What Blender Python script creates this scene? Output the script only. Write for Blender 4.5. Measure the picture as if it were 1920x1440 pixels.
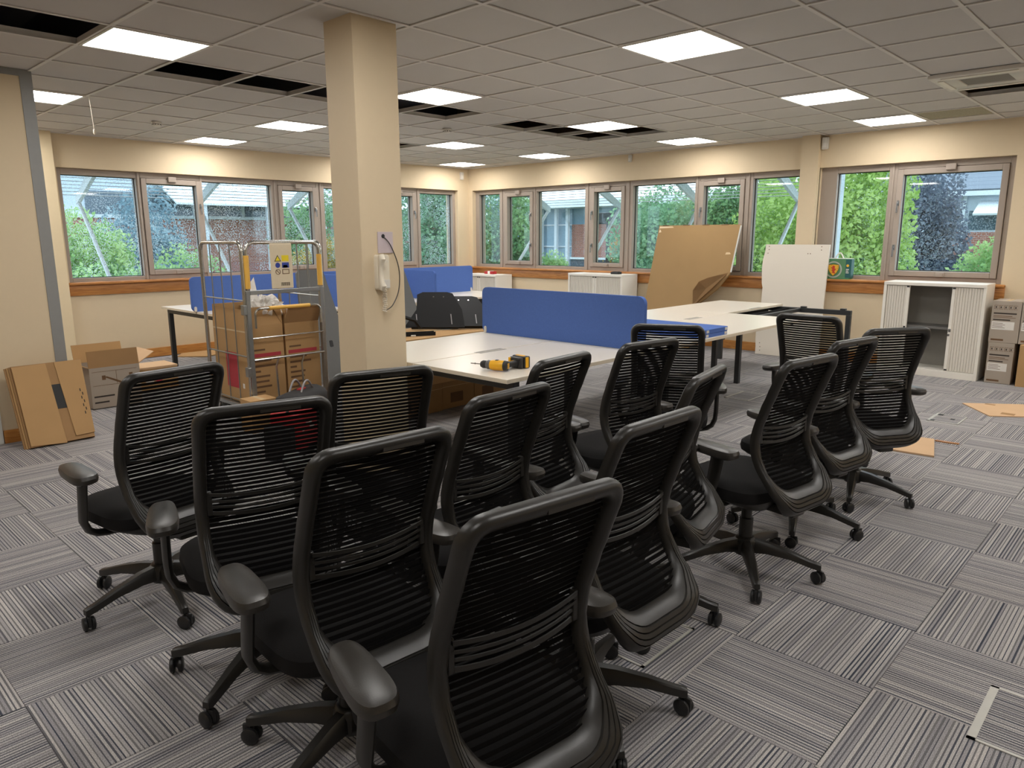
import bpy, bmesh, math, random
import numpy as np
from mathutils import Vector, Matrix
random.seed(7)
PI = math.pi
for o in list(bpy.data.objects):
    bpy.data.objects.remove(o)
scene = bpy.context.scene
col = scene.collection

# ------------------------------------------------------------------ camera
CAM_H = 1.5065
YAW, PITCH, ROLL, FPX = math.radians(133.357), math.radians(11.384), math.radians(0.202), 1364.35
fwd = Vector((math.cos(YAW)*math.cos(PITCH), math.sin(YAW)*math.cos(PITCH), -math.sin(PITCH)))
rgt = Vector((math.sin(YAW), -math.cos(YAW), 0))
dwn = fwd.cross(rgt)
r2 = rgt*math.cos(ROLL)+dwn*math.sin(ROLL)
d2 = -rgt*math.sin(ROLL)+dwn*math.cos(ROLL)
cd = bpy.data.cameras.new('camera'); cam = bpy.data.objects.new('camera', cd); col.objects.link(cam)
cd.sensor_width = 36.0; cd.lens = FPX/1920*36; cd.clip_start = .02; cd.clip_end = 300
cam.matrix_world = Matrix(((r2.x, -d2.x, -fwd.x, 0), (r2.y, -d2.y, -fwd.y, 0), (r2.z, -d2.z, -fwd.z, CAM_H), (0, 0, 0, 1)))
scene.camera = cam
def PX(w):
    v = Vector(w)-Vector((0, 0, CAM_H)); z = v.dot(fwd)
    if z <= .05: return None
    return 960+FPX*v.dot(r2)/z, 720+FPX*v.dot(d2)/z

# ------------------------------------------------------------------ world, exposure
world = bpy.data.worlds.new('overcast_sky'); scene.world = world; world.use_nodes = True
bg = world.node_tree.nodes['Background']
bg.inputs[0].default_value = (.66, .80, .93, 1); bg.inputs[1].default_value = 2.5
vs = scene.view_settings
vs.view_transform = 'Standard'; vs.look = 'None'; vs.gamma = 1; vs.exposure = .35; vs.use_curve_mapping = False
PANEL_EMIT = 16.0

# ------------------------------------------------------------------ materials
def C(r, g, b):
    f = lambda c: (c/255/12.92) if c/255 <= .04045 else ((c/255+.055)/1.055)**2.4
    return (f(r), f(g), f(b), 1)
MATS = {}
class NT:
    def __init__(s, m): s.t = m.node_tree; s.n = s.t.nodes; s.l = s.t.links
    def new(s, k, **kw):
        nd = s.n.new(k)
        for a, b in kw.items(): setattr(nd, a, b)
        return nd
    def link(s, a, b): s.l.new(a, b)
def mat(name, rgb, rough=.5, metal=0, noise=0, nscale=20, bump=0, bscale=200, spec=.5, stretch=None, coat=0, sheen=0):
    m = bpy.data.materials.new(name); m.use_nodes = True; t = NT(m)
    b = t.n['Principled BSDF']; c = C(*rgb) if max(rgb) > 1 else (*rgb, 1)
    b.inputs['Roughness'].default_value = rough; b.inputs['Metallic'].default_value = metal
    b.inputs['Specular IOR Level'].default_value = spec
    if coat: b.inputs['Coat Weight'].default_value = coat
    tc = t.new('ShaderNodeTexCoord'); src = tc.outputs['Object']
    if stretch:
        mp = t.new('ShaderNodeMapping'); mp.inputs['Scale'].default_value = stretch; t.link(src, mp.inputs[0]); src = mp.outputs[0]
    nz = t.new('ShaderNodeTexNoise'); nz.inputs['Scale'].default_value = nscale; nz.inputs['Detail'].default_value = 4; t.link(src, nz.inputs['Vector'])
    mx = t.new('ShaderNodeMix', data_type='RGBA'); k = noise if noise else .06
    mx.inputs[6].default_value = tuple(x*(1-k) for x in c[:3])+(1,); mx.inputs[7].default_value = tuple(min(1, x*(1+k)) for x in c[:3])+(1,)
    t.link(nz.outputs['Fac'], mx.inputs[0]); t.link(mx.outputs[2], b.inputs['Base Color'])
    if bump:
        n2 = t.new('ShaderNodeTexNoise'); n2.inputs['Scale'].default_value = bscale; t.link(src, n2.inputs['Vector'])
        bp = t.new('ShaderNodeBump'); bp.inputs['Strength'].default_value = bump; bp.inputs['Distance'].default_value = .002
        t.link(n2.outputs['Fac'], bp.inputs['Height']); t.link(bp.outputs[0], b.inputs['Normal'])
    MATS[name] = m
    return m
def wood(name, a, b_, scale=(1, 1, 1)):
    m = mat(name, a, .42); t = NT(m); b = t.n['Principled BSDF']
    tc = t.new('ShaderNodeTexCoord'); mp = t.new('ShaderNodeMapping'); mp.inputs['Scale'].default_value = scale
    nz = t.new('ShaderNodeTexNoise'); nz.inputs['Scale'].default_value = 3; nz.inputs['Detail'].default_value = 8; nz.inputs['Distortion'].default_value = 1.2
    rp = t.new('ShaderNodeValToRGB'); rp.color_ramp.elements[0].position = .35; rp.color_ramp.elements[1].position = .68
    rp.color_ramp.elements[0].color = C(*a); rp.color_ramp.elements[1].color = C(*b_)
    t.link(tc.outputs['Object'], mp.inputs[0]); t.link(mp.outputs[0], nz.inputs['Vector']); t.link(nz.outputs['Fac'], rp.inputs[0]); t.link(rp.outputs[0], b.inputs['Base Color'])
    return m
M = MATS
mat('wall_paint', (214, 195, 163), .75, noise=.02, bump=.08, bscale=350)
mat('pillar_paint', (214, 195, 163), .72, noise=.02, bump=.08, bscale=350)
mat('pilaster_white', (226, 208, 172), .7, noise=.02)
mat('grey_trim', (138, 138, 136), .5)
mat('white_trim', (205, 203, 198), .5)
mat('window_metal', (158, 145, 133), .45, noise=.02)
mat('gasket', (28, 28, 28), .6)
wood('sill_wood', (158, 100, 48), (196, 136, 74), (1.2, 1.2, 22))
wood('base_wood', (170, 110, 50), (204, 146, 78), (1.5, 1.5, 25))
mat('ceiling_tile', (200, 197, 193), .9, noise=.03, nscale=3, bump=.35, bscale=420)
mat('ceiling_tile_stained', (158, 152, 130), .9, noise=.35, nscale=60, bump=.35, bscale=300)
mat('ceiling_grid', (214, 210, 205), .5)
mat('void_concrete', (150, 150, 156), .9, noise=.2, nscale=2)
mat('void_duct', (176, 178, 184), .55, metal=.2)
mat('cable_grey', (150, 148, 150), .5)
mat('white_plastic', (214, 210, 202), .4)
mat('white_lacquer', (236, 231, 220), .32, noise=.015)
mat('tambour', (222, 216, 204), .4, noise=.005)
mat('shelf_grey', (105, 103, 100), .5)
mat('cab_inside', (150, 146, 138), .6)
mat('black_metal', (44, 46, 47), .42, noise=.04)
mat('black_sheet', (18, 18, 20), .55, spec=.3)
mat('grey_sheet', (92, 92, 90), .45, noise=.04)
mat('desk_white', (226, 218, 204), .28, noise=.012, nscale=4)
mat('desk_edge', (222, 210, 188), .4)
mat('blue_felt', (84, 112, 178), .95, noise=.14, nscale=160, bump=.3, bscale=500, spec=.1)
mat('blue_felt_edge', (66, 90, 150), .95, noise=.14, nscale=160, spec=.1)
mat('chair_plastic', (37, 35, 32), .36, noise=.03, bump=.12, bscale=700)
mat('chair_pad', (50, 47, 43), .34, noise=.04, nscale=40, bump=.15, bscale=500)
mat('chair_mesh', (22, 21, 21), .85, spec=.05)
mat('chair_fabric', (30, 29, 29), .9, noise=.15, nscale=300, bump=.4, bscale=600, spec=.15)
mat('caster', (30, 30, 31), .4)
mat('cardboard', (180, 144, 100), .85, noise=.06, nscale=5, spec=.2)
mat('cardboard_dark', (160, 126, 88), .85, noise=.08, nscale=5, spec=.2)
mat('cardboard_pale', (206, 172, 136), .85, noise=.06, nscale=5, spec=.2)
mat('cardboard_big', (158, 128, 88), .8, noise=.07, nscale=4, spec=.25)
mat('cardboard_grey', (170, 158, 144), .8, noise=.05, nscale=6, spec=.2)
mat('tape_pale', (214, 190, 152), .25, noise=.05)
mat('print_black', (58, 50, 44), .8)
mat('print_brown', (108, 80, 54), .85)
mat('print_red', (176, 56, 66), .7)
mat('print_white', (226, 222, 214), .7)
mat('print_yellow', (228, 206, 30), .6)
mat('print_blue', (40, 62, 150), .6)
mat('galvanised', (150, 152, 150), .32, metal=.75, noise=.12, nscale=25)
mat('chrome', (186, 184, 178), .2, metal=.9)
mat('yellow_sleeve', (226, 176, 78), .45)
mat('plate_cream', (216, 202, 174), .5, noise=.05)
mat('poly_bag', (226, 222, 216), .3, noise=.05)
mat('phone_white', (226, 216, 196), .35)
mat('phone_plate', (196, 182, 186), .5)
mat('cord_dark', (62, 58, 54), .5)
mat('cord_white', (224, 214, 196), .45)
mat('drill_yellow', (240, 178, 30), .4)
mat('drill_black', (38, 38, 38), .5)
mat('drill_grey', (96, 96, 98), .4)
mat('steel', (150, 148, 146), .25, metal=.9)
mat('tool_red', (176, 40, 44), .5, noise=.05)
mat('tool_dark', (40, 39, 40), .7)
mat('bag_green', (84, 132, 92), .4, noise=.1, nscale=8)
mat('bag_teal', (36, 92, 92), .4)
mat('crest_ring', (176, 178, 168), .5)
mat('crest_yellow', (238, 186, 56), .5)
mat('crest_red', (206, 70, 46), .5)
mat('emboss_green', (62, 110, 72), .5)
mat('bottle_green', (60, 150, 90), .2)
mat('tile_metal', (186, 184, 176), .4, metal=.2)
mat('louvre', (158, 158, 156), .5)
mat('canopy_steel', (205, 212, 218), .4)
mat('pale_cladding', (196, 208, 220), .5)
mat('glazing_blue', (128, 158, 176), .15)
mat('dark_glass', (84, 100, 112), .1)
mat('white_sheet', (225, 232, 236), .6)
mat('slate', (112, 120, 132), .6, noise=.1)
mat('bark', (74, 62, 50), .9, noise=.3)
mat('lawn', (72, 96, 52), .95, noise=.3, nscale=1)
mat('asphalt', (120, 122, 122), .9, noise=.15, nscale=4)
# brick for the far buildings
m = mat('far_brick', (150, 92, 78), .9); t = NT(m); bk = t.new('ShaderNodeTexBrick')
bk.inputs['Color1'].default_value = C(168, 104, 88); bk.inputs['Color2'].default_value = C(146, 88, 76); bk.inputs['Mortar'].default_value = C(176, 160, 148)
bk.inputs['Scale'].default_value = 4; tc = t.new('ShaderNodeTexCoord'); sp_ = t.new('ShaderNodeSeparateXYZ'); ad_ = t.new('ShaderNodeMath', operation='ADD'); cb_ = t.new('ShaderNodeCombineXYZ'); t.link(tc.outputs['Object'], sp_.inputs[0]); t.link(sp_.outputs[0], ad_.inputs[0]); t.link(sp_.outputs[1], ad_.inputs[1]); t.link(ad_.outputs[0], cb_.inputs[0]); t.link(sp_.outputs[2], cb_.inputs[1]); t.link(cb_.outputs[0], bk.inputs['Vector']); t.link(bk.outputs[0], t.n['Principled BSDF'].inputs['Base Color'])
# leaves
def leaf_mat(name, a, b_):
    m = bpy.data.materials.new(name); m.use_nodes = True; t = NT(m); t.n.remove(t.n['Principled BSDF'])
    out = t.n['Material Output']; d = t.new('ShaderNodeBsdfDiffuse'); tr = t.new('ShaderNodeBsdfTranslucent'); mx = t.new('ShaderNodeMixShader'); mx.inputs[0].default_value = .4
    tc = t.new('ShaderNodeTexCoord'); nz = t.new('ShaderNodeTexNoise'); nz.inputs['Scale'].default_value = 1.6; nz.inputs['Detail'].default_value = 6
    rp = t.new('ShaderNodeValToRGB'); rp.color_ramp.elements[0].position = .36; rp.color_ramp.elements[1].position = .64
    rp.color_ramp.elements[0].color = C(*a); rp.color_ramp.elements[1].color = C(*b_)
    t.link(tc.outputs['Object'], nz.inputs['Vector']); t.link(nz.outputs['Fac'], rp.inputs[0])
    t.link(rp.outputs[0], d.inputs[0]); t.link(rp.outputs[0], tr.inputs[0]); t.link(d.outputs[0], mx.inputs[1]); t.link(tr.outputs[0], mx.inputs[2]); t.link(mx.outputs[0], out.inputs[0])
    M[name] = m
leaf_mat('leaf_bright', (150, 184, 92), (206, 226, 150))
leaf_mat('leaf_mid', (128, 170, 104), (190, 214, 150))
leaf_mat('leaf_dark', (92, 136, 92), (158, 190, 134))
leaf_mat('leaf_pine', (108, 152, 118), (168, 200, 158))
leaf_mat('leaf_blue', (110, 140, 152), (160, 184, 190))
leaf_mat('leaf_purple', (100, 108, 124), (156, 164, 176))
leaf_mat('leaf_autumn', (128, 132, 62), (206, 168, 88))
# glass: thin pane, straight-through with Fresnel reflection; rainy panes carry droplets
def glass_mat(name, drops, tint):
    m = bpy.data.materials.new(name); m.use_nodes = True; t = NT(m); t.n.remove(t.n['Principled BSDF']); out = t.n['Material Output']
    tp = t.new('ShaderNodeBsdfTransparent'); tp.inputs[0].default_value = tint
    gl = t.new('ShaderNodeBsdfGlossy'); gl.inputs['Roughness'].default_value = .02; gl.inputs[0].default_value = (1, 1, 1, 1)
    fr = t.new('ShaderNodeFresnel'); fr.inputs[0].default_value = 1.6; ge = t.new('ShaderNodeNewGeometry'); iv = t.new('ShaderNodeMath', operation='SUBTRACT'); iv.inputs[0].default_value = 1; t.link(ge.outputs['Backfacing'], iv.inputs[1]); fm_ = t.new('ShaderNodeMath', operation='MULTIPLY'); t.link(fr.outputs[0], fm_.inputs[0]); t.link(iv.outputs[0], fm_.inputs[1])
    mx = t.new('ShaderNodeMixShader'); t.link(fm_.outputs[0], mx.inputs[0]); t.link(tp.outputs[0], mx.inputs[1]); t.link(gl.outputs[0], mx.inputs[2])
    if drops:
        tc = t.new('ShaderNodeTexCoord'); vo = t.new('ShaderNodeTexVoronoi'); vo.inputs['Scale'].default_value = 62
        mp = t.new('ShaderNodeMapping'); mp.inputs['Scale'].default_value = (1, 1, .8); t.link(tc.outputs['Object'], mp.inputs[0]); t.link(mp.outputs[0], vo.inputs['Vector'])
        nz = t.new('ShaderNodeTexNoise'); nz.inputs['Scale'].default_value = 2.2; t.link(tc.outputs['Object'], nz.inputs['Vector'])
        th = t.new('ShaderNodeMapRange'); th.inputs[1].default_value = .40; th.inputs[2].default_value = .22; th.inputs[3].default_value = 0; th.inputs[4].default_value = drops
        t.link(vo.outputs['Distance'], th.inputs[0])
        mr = t.new('ShaderNodeMapRange'); mr.inputs[1].default_value = .38; mr.inputs[2].default_value = .6; mr.inputs[3].default_value = .25; mr.inputs[4].default_value = 1; t.link(nz.outputs['Fac'], mr.inputs[0])
        mu = t.new('ShaderNodeMath', operation='MULTIPLY'); t.link(th.outputs[0], mu.inputs[0]); t.link(mr.outputs[0], mu.inputs[1])
        tl = t.new('ShaderNodeBsdfTranslucent'); tl.inputs[0].default_value = (.86, .93, .98, 1)
        m2 = t.new('ShaderNodeMixShader'); t.link(mu.outputs[0], m2.inputs[0]); t.link(mx.outputs[0], m2.inputs[1]); t.link(tl.outputs[0], m2.inputs[2]); t.link(m2.outputs[0], out.inputs[0])
    else:
        t.link(mx.outputs[0], out.inputs[0])
    M[name] = m
glass_mat('glass_rain', .75, (.94, .975, .99, 1))
glass_mat('glass_clear', .2, (.94, .98, .975, 1))
# LED diffuser
m = bpy.data.materials.new('led'); m.use_nodes = True; t = NT(m); t.n.remove(t.n['Principled BSDF']); em = t.new('ShaderNodeEmission')
em.inputs[0].default_value = (1, .972, .935, 1); em.inputs[1].default_value = PANEL_EMIT; t.link(em.outputs[0], t.n['Material Output'].inputs[0]); M['led'] = m
# sheer black chair cloth: part see-through
m = bpy.data.materials.new('chair_sheer'); m.use_nodes = True; t = NT(m); pb_ = t.n['Principled BSDF']; pb_.inputs['Base Color'].default_value = C(20, 19, 19); pb_.inputs['Roughness'].default_value = .9; pb_.inputs['Specular IOR Level'].default_value = .05
tp = t.new('ShaderNodeBsdfTransparent'); mx = t.new('ShaderNodeMixShader'); nz = t.new('ShaderNodeTexNoise'); nz.inputs['Scale'].default_value = 900; mr = t.new('ShaderNodeMapRange'); mr.inputs[3].default_value = .26; mr.inputs[4].default_value = .44
t.link(nz.outputs['Fac'], mr.inputs[0]); t.link(mr.outputs[0], mx.inputs[0]); t.link(tp.outputs[0], mx.inputs[1]); t.link(pb_.outputs[0], mx.inputs[2]); t.link(mx.outputs[0], t.n['Material Output'].inputs[0]); M['chair_sheer'] = m
# carpet: striped loop pile, stripes run along the tile's own V direction
m = bpy.data.materials.new('carpet'); m.use_nodes = True; t = NT(m); b = t.n['Principled BSDF']; b.inputs['Roughness'].default_value = .95; b.inputs['Specular IOR Level'].default_value = .1
uv = t.new('ShaderNodeUVMap'); uv.uv_map = 'UVMap'; sx = t.new('ShaderNodeSeparateXYZ'); t.link(uv.outputs[0], sx.inputs[0])
oi = t.new('ShaderNodeObjectInfo')
def mth(op, a, b_=None):
    nd = t.new('ShaderNodeMath', operation=op)
    for i, v in enumerate((a, b_)):
        if v is None: continue
        if isinstance(v, (int, float)): nd.inputs[i].default_value = v
        else: t.link(v, nd.inputs[i])
    return nd.outputs[0]
st = mth('MULTIPLY', sx.outputs[0], 37.0); idx = mth('FLOOR', st); fr = mth('FRACT', st)
seed = mth('MULTIPLY', oi.outputs['Random'], 91.7)
def wn(k):
    cv = t.new('ShaderNodeCombineXYZ'); t.link(mth('ADD', idx, k), cv.inputs[0]); t.link(seed, cv.inputs[1])
    w = t.new('ShaderNodeTexWhiteNoise', noise_dimensions='2D'); t.link(cv.outputs[0], w.inputs['Vector']); return w.outputs['Value']
wd = mth('MULTIPLY_ADD', wn(0.0), .30); wd.node.inputs[2].default_value = .22
dark = mth('LESS_THAN', fr, wd)
rd = t.new('ShaderNodeValToRGB'); rd.color_ramp.elements[0].color = C(64, 68, 78); rd.color_ramp.elements[1].color = C(120, 117, 117); t.link(wn(311.0), rd.inputs[0])
rl = t.new('ShaderNodeValToRGB'); rl.color_ramp.elements[0].color = C(144, 141, 143); rl.color_ramp.elements[1].color = C(184, 179, 175); t.link(wn(733.0), rl.inputs[0])
mx = t.new('ShaderNodeMix', data_type='RGBA'); t.link(dark, mx.inputs[0]); t.link(rl.outputs[0], mx.inputs[6]); t.link(rd.outputs[0], mx.inputs[7])
nz = t.new('ShaderNodeTexNoise'); nz.inputs['Scale'].default_value = 150; nz.inputs['Detail'].default_value = 2; t.link(uv.outputs[0], nz.inputs['Vector'])
mr = t.new('ShaderNodeMapRange'); mr.inputs[1].default_value = .3; mr.inputs[2].default_value = .7; mr.inputs[3].default_value = .62; mr.inputs[4].default_value = 1.38; t.link(nz.outputs['Fac'], mr.inputs[0])
vm = t.new('ShaderNodeVectorMath', operation='SCALE'); t.link(mx.outputs[2], vm.inputs[0]); t.link(mr.outputs[0], vm.inputs['Scale']); t.link(vm.outputs[0], b.inputs['Base Color'])
bp = t.new('ShaderNodeBump'); bp.inputs['Strength'].default_value = .5; bp.inputs['Distance'].default_value = .002; t.link(nz.outputs['Fac'], bp.inputs['Height']); t.link(bp.outputs[0], b.inputs['Normal'])
M['carpet'] = m

# ------------------------------------------------------------------ mesh helpers
def bx(bm, x0, x1, y0, y1, z0, z1, bev=0, seg=2, T=None):
    vs_ = [bm.verts.new((x, y, z)) for x in (x0, x1) for y in (y0, y1) for z in (z0, z1)]
    fs = [bm.faces.new([vs_[i] for i in q]) for q in ((0, 1, 3, 2), (4, 6, 7, 5), (0, 4, 5, 1), (2, 3, 7, 6), (0, 2, 6, 4), (1, 5, 7, 3))]
    if T is not None:
        for v in vs_: v.co = T @ v.co
    if bev:
        es = list({e for f in fs for e in f.edges}); bmesh.ops.bevel(bm, geom=es, offset=bev, segments=seg, affect='EDGES', profile=.5)
def prism(bm, poly, d0, d1, T=None, flip=False):
    n = len(poly); a = [bm.verts.new((p[0], p[1], d0)) for p in poly]; b_ = [bm.verts.new((p[0], p[1], d1)) for p in poly]
    bm.faces.new(a[::-1]); bm.faces.new(b_)
    for i in range(n): bm.faces.new((a[i], a[(i+1) % n], b_[(i+1) % n], b_[i]))
    if T is not None:
        for v in a+b_: v.co = T @ v.co
def tube(bm, pts, r, n=8, closed=False, caps=True, rx=None):
    P = [Vector(p) for p in pts]; rings = []; prev = None; k = len(P)
    for i, p in enumerate(P):
        if closed: tg = (P[(i+1) % k]-P[i-1]).normalized()
        else: tg = ((P[min(i+1, k-1)]-P[max(i-1, 0)])).normalized()
        if prev is None:
            up = Vector((0, 0, 1)) if abs(tg.z) < .9 else Vector((1, 0, 0)); a = tg.cross(up).normalized()
        else:
            a = (prev-tg*prev.dot(tg)).normalized()
        b_ = tg.cross(a); prev = a; rr = r[i] if isinstance(r, (list, tuple)) else r
        rings.append([bm.verts.new(p+a*math.cos(2*PI*j/n)*rr+b_*math.sin(2*PI*j/n)*rr) for j in range(n)])
    for i in range(k if closed else k-1):
        A, B = rings[i], rings[(i+1) % k]
        for j in range(n): bm.faces.new((A[j], A[(j+1) % n], B[(j+1) % n], B[j]))
    if caps and not closed: bm.faces.new(rings[0][::-1]); bm.faces.new(rings[-1])
def lathe(bm, prof, n=16, T=None):
    rings = []
    for r, z in prof:
        rings.append([bm.verts.new((r*math.cos(2*PI*j/n), r*math.sin(2*PI*j/n), z)) for j in range(n)] if r > 1e-5 else [bm.verts.new((0, 0, z))])
    for A, B in zip(rings, rings[1:]):
        for j in range(n):
            q = [A[j % len(A)], A[(j+1) % len(A)], B[(j+1) % len(B)], B[j % len(B)]]
            q = list(dict.fromkeys(q))
            if len(q) > 2: bm.faces.new(q)
    for R_, f in ((rings[0], -1), (rings[-1], 1)):
        if len(R_) > 2: bm.faces.new(R_[::f])
    if T is not None:
        for R_ in rings:
            for v in R_: v.co = T @ v.co
def rrect(x0, x1, y0, y1, r, n=5):
    out = []
    for cx, cy, a in ((x1-r, y1-r, 0), (x0+r, y1-r, PI/2), (x0+r, y0+r, PI), (x1-r, y0+r, 3*PI/2)):
        for i in range(n+1):
            q = a+PI/2*i/n; out.append((cx+r*math.cos(q), cy+r*math.sin(q)))
    return out
def loft(bm, loops, cap=True):
    R_ = [[bm.verts.new(p) for p in L] for L in loops]; n = len(R_[0])
    for A, B in zip(R_, R_[1:]):
        for j in range(n): bm.faces.new((A[j], A[(j+1) % n], B[(j+1) % n], B[j]))
    if cap: bm.faces.new(R_[0][::-1]); bm.faces.new(R_[-1])
def obj(name, bm, m, parent=None, smooth=False, loc=None, kind=None):
    me = bpy.data.meshes.new(name)
    bmesh.ops.recalc_face_normals(bm, faces=bm.faces[:]); bm.to_mesh(me); bm.free()
    o = bpy.data.objects.new(name, me); col.objects.link(o)
    me.materials.append(M[m] if isinstance(m, str) else m)
    if smooth:
        me.polygons.foreach_set('use_smooth', [True]*len(me.polygons))
        try: me.set_sharp_from_angle(angle=math.radians(38))
        except Exception: pass
    if parent: o.parent = parent
    if loc: o.location = loc
    if kind: o['kind'] = kind
    return o
def one(name, m, parent=None, smooth=False, **k):
    """one(name, material, parent, box=(...)/boxes=[...], bev=)"""
    bm = bmesh.new()
    for b_ in k.get('boxes', [k['box']] if 'box' in k else []): bx(bm, *b_, bev=k.get('bev', 0), T=k.get('T'))
    for p, r in k.get('tubes', []): tube(bm, p, r, k.get('n', 8))
    return obj(name, bm, m, parent, smooth or bool(k.get('tubes')))
def tag(o, label, cat, group=None, kind=None):
    o['label'] = label; o['category'] = cat
    if group: o['group'] = group
    if kind: o['kind'] = kind
    return o
def thing(name, label, cat, loc=(0, 0, 0), rz=0, group=None):
    o = bpy.data.objects.new(name, None); col.objects.link(o); o.empty_display_size = .1
    o.location = loc; o.rotation_euler = (0, 0, rz)
    return tag(o, label, cat, group)
def struct(o, label=None):
    o['kind'] = 'structure'
    if label: o['label'] = label
    return o
def sempty(name, label=None, loc=(0, 0, 0)):
    o = bpy.data.objects.new(name, None); col.objects.link(o); o.empty_display_size = .1; o.location = loc
    return struct(o, label)
def dup(src, parent=None):
    c = src.copy(); col.objects.link(c); c.parent = parent
    for ch in list(src.children): dup(ch, c)
    return c
def TM(loc, rz=0, rx=0, ry=0):
    return Matrix.Translation(Vector(loc)) @ Matrix.Rotation(rz, 4, 'Z') @ Matrix.Rotation(ry, 4, 'Y') @ Matrix.Rotation(rx, 4, 'X')

# ------------------------------------------------------------------ room shell
XL, YB, XR, YF, H = -9.82, 9.28, 3.0, -3.0, 2.704
HV = 3.35
# floor slab and carpet tiles
fl = one('floor', 'void_concrete', box=(XL-.2, XR+.1, YF-.1, YB+.2, -.15, -.0065)); struct(fl, 'floor of striped grey carpet tiles laid quarter-turned')
def tile_mesh():
    bm = bmesh.new(); bx(bm, -.2492, .2492, -.2492, .2492, -.0062, 0, bev=.0015, seg=1)
    ul = bm.loops.layers.uv.new('UVMap')
    for f in bm.faces:
        for l in f.loops: l[ul].uv = (l.vert.co.x/.5+.5, l.vert.co.y/.5+.5)
    bmesh.ops.recalc_face_normals(bm, faces=bm.faces[:]); me = bpy.data.meshes.new('carpet_tile'); bm.to_mesh(me); bm.free(); me.materials.append(M['carpet']); return me
tme = tile_mesh(); cells = []
GX, GY = -1.1351, 2.9530
for i in range(-20, 10):
    for j in range(-14, 14):
        cx, cy = GX+.25+.5*i, GY-.25+.5*j
        if not (XL+.0 < cx < XR and YF < cy < YB): continue
        p = PX((cx, cy, 0)); vis = p is not None and -120 < p[0] < 2040 and 420 < p[1] < 1560
        if vis and cx < -6.45 and cy < 1.6: vis = False
        cells.append((not vis, cx*cx+cy*cy, cx, cy, (i+j) % 2))
cells.sort()
def tile_clip(cx, cy): return cx-.25 < XL or cx+.25 > XR or cy-.25 < YF or cy+.25 > YB
rest = bmesh.new(); ul = rest.loops.layers.uv.new('UVMap'); nt = 0
for k, (nv, d, cx, cy, par) in enumerate(cells):
    if nt < 300 and not nv and not tile_clip(cx, cy):
        o = bpy.data.objects.new('carpet_tile', tme); col.objects.link(o); o.parent = fl
        o.location = (cx, cy, 0); o.rotation_euler = (0, 0, (PI/2 if par else 0)+(PI if (k*7) % 3 == 0 else 0)); nt += 1
    else:
        x0, x1, y0, y1 = max(cx-.2492, XL), min(cx+.2492, XR), max(cy-.2492, YF), min(cy+.2492, YB)
        f = rest.faces.new([rest.verts.new(q) for q in ((x0, y0, 0), (x1, y0, 0), (x1, y1, 0), (x0, y1, 0))])
        for l in f.loops:
            u, v = (l.vert.co.x-cx)/.5+.5, (l.vert.co.y-cy)/.5+.5
            l[ul].uv = (v, u) if par else (u, v)
o = obj('carpet_tile_field', rest, 'carpet', fl); o['kind'] = 'stuff'

# walls: boxes around openings
WO = .32  # wall thickness
Z0, Z1 = .99, 2.325
LW = (2.74, 9.02)      # left opening along Y
BW1 = (-9.72, -3.79)   # back opening along X
BW2 = (-3.585, -1.575)
wl = one('wall_left', 'wall_paint', boxes=[(XL-WO, XL, YF, LW[0], 0, HV), (XL-WO, XL, LW[0], LW[1], 0, Z0), (XL-WO, XL, LW[0], LW[1], Z1, HV), (XL-WO, XL, LW[1], YB+WO, 0, HV)])
struct(wl, 'cream painted wall with the long left window')
wb = one('wall_back', 'wall_paint', boxes=[(XL, BW1[0], YB, YB+WO, 0, HV), (BW1[0], BW2[1], YB, YB+WO, 0, Z0), (BW1[0], BW2[1], YB, YB+WO, Z1, HV), (BW1[1], BW2[0], YB, YB+WO, Z0, Z1), (BW2[1], XR, YB, YB+WO, 0, HV)])
struct(wb, 'cream painted wall with the windows on the right')
struct(one('wall_pilaster', 'wall_paint', box=(-3.795, -3.585, YB-.085, YB+.02, 0, H+.02)), 'cream pilaster between the two back windows')
struct(one('wall_pilaster', 'pilaster_white', box=(XL, XL+.10, 2.50, 2.70, 0, H+.02)), 'cream pilaster at the left end of the left window')
struct(one('wall_right', 'wall_paint', box=(XR, XR+.15, YF, YB+WO, 0, HV)))
struct(one('wall_front', 'wall_paint', box=(XL-WO, XR+.15, YF-.15, YF, 0, HV)))
struct(one('ceiling_slab', 'void_concrete', box=(XL-WO, XR+.15, YF-.15, YB+WO, HV, HV+.2)), 'dark concrete soffit above the open ceiling bays')
# partition at the left
PXP = -6.40
pw = one('wall_partition', 'wall_paint', boxes=[(PXP-.1, PXP, YF, 0.22, 0, H+.02), (PXP-.1, PXP, 1.14, 1.62, 0, H+.02), (PXP-.1, PXP, .22, 1.14, 2.05, H+.02)])
struct(pw, 'cream partition wall at the left edge')
struct(one('trim_1', 'grey_trim', boxes=[(PXP-.105, PXP+.006, 1.62, 1.70, 0, H+.0), (PXP+.0005, PXP+.006, YF, 1.62, H-.045, H+.0)]), 'grey metal edge trim on the partition')
d1 = sempty('door_1', 'wooden door in the partition')
one('door_frame', 'white_trim', d1, boxes=[(PXP-.11, PXP+.018, 1.14, 1.215, 0, 2.12), (PXP-.11, PXP+.018, .145, .22, 0, 2.12), (PXP-.11, PXP+.018, .22, 1.14, 2.05, 2.12)], bev=.004)
one('door_leaf', 'base_wood', d1, box=(PXP-.07, PXP-.025, .222, 1.138, .005, 2.048), bev=.002)
# free-standing square column
struct(one('wall_pillar', 'pillar_paint', box=(-3.83, -3.555, 2.505, 2.81, 0, H+.02), bev=.004), 'square cream pillar standing free in the room')
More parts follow.
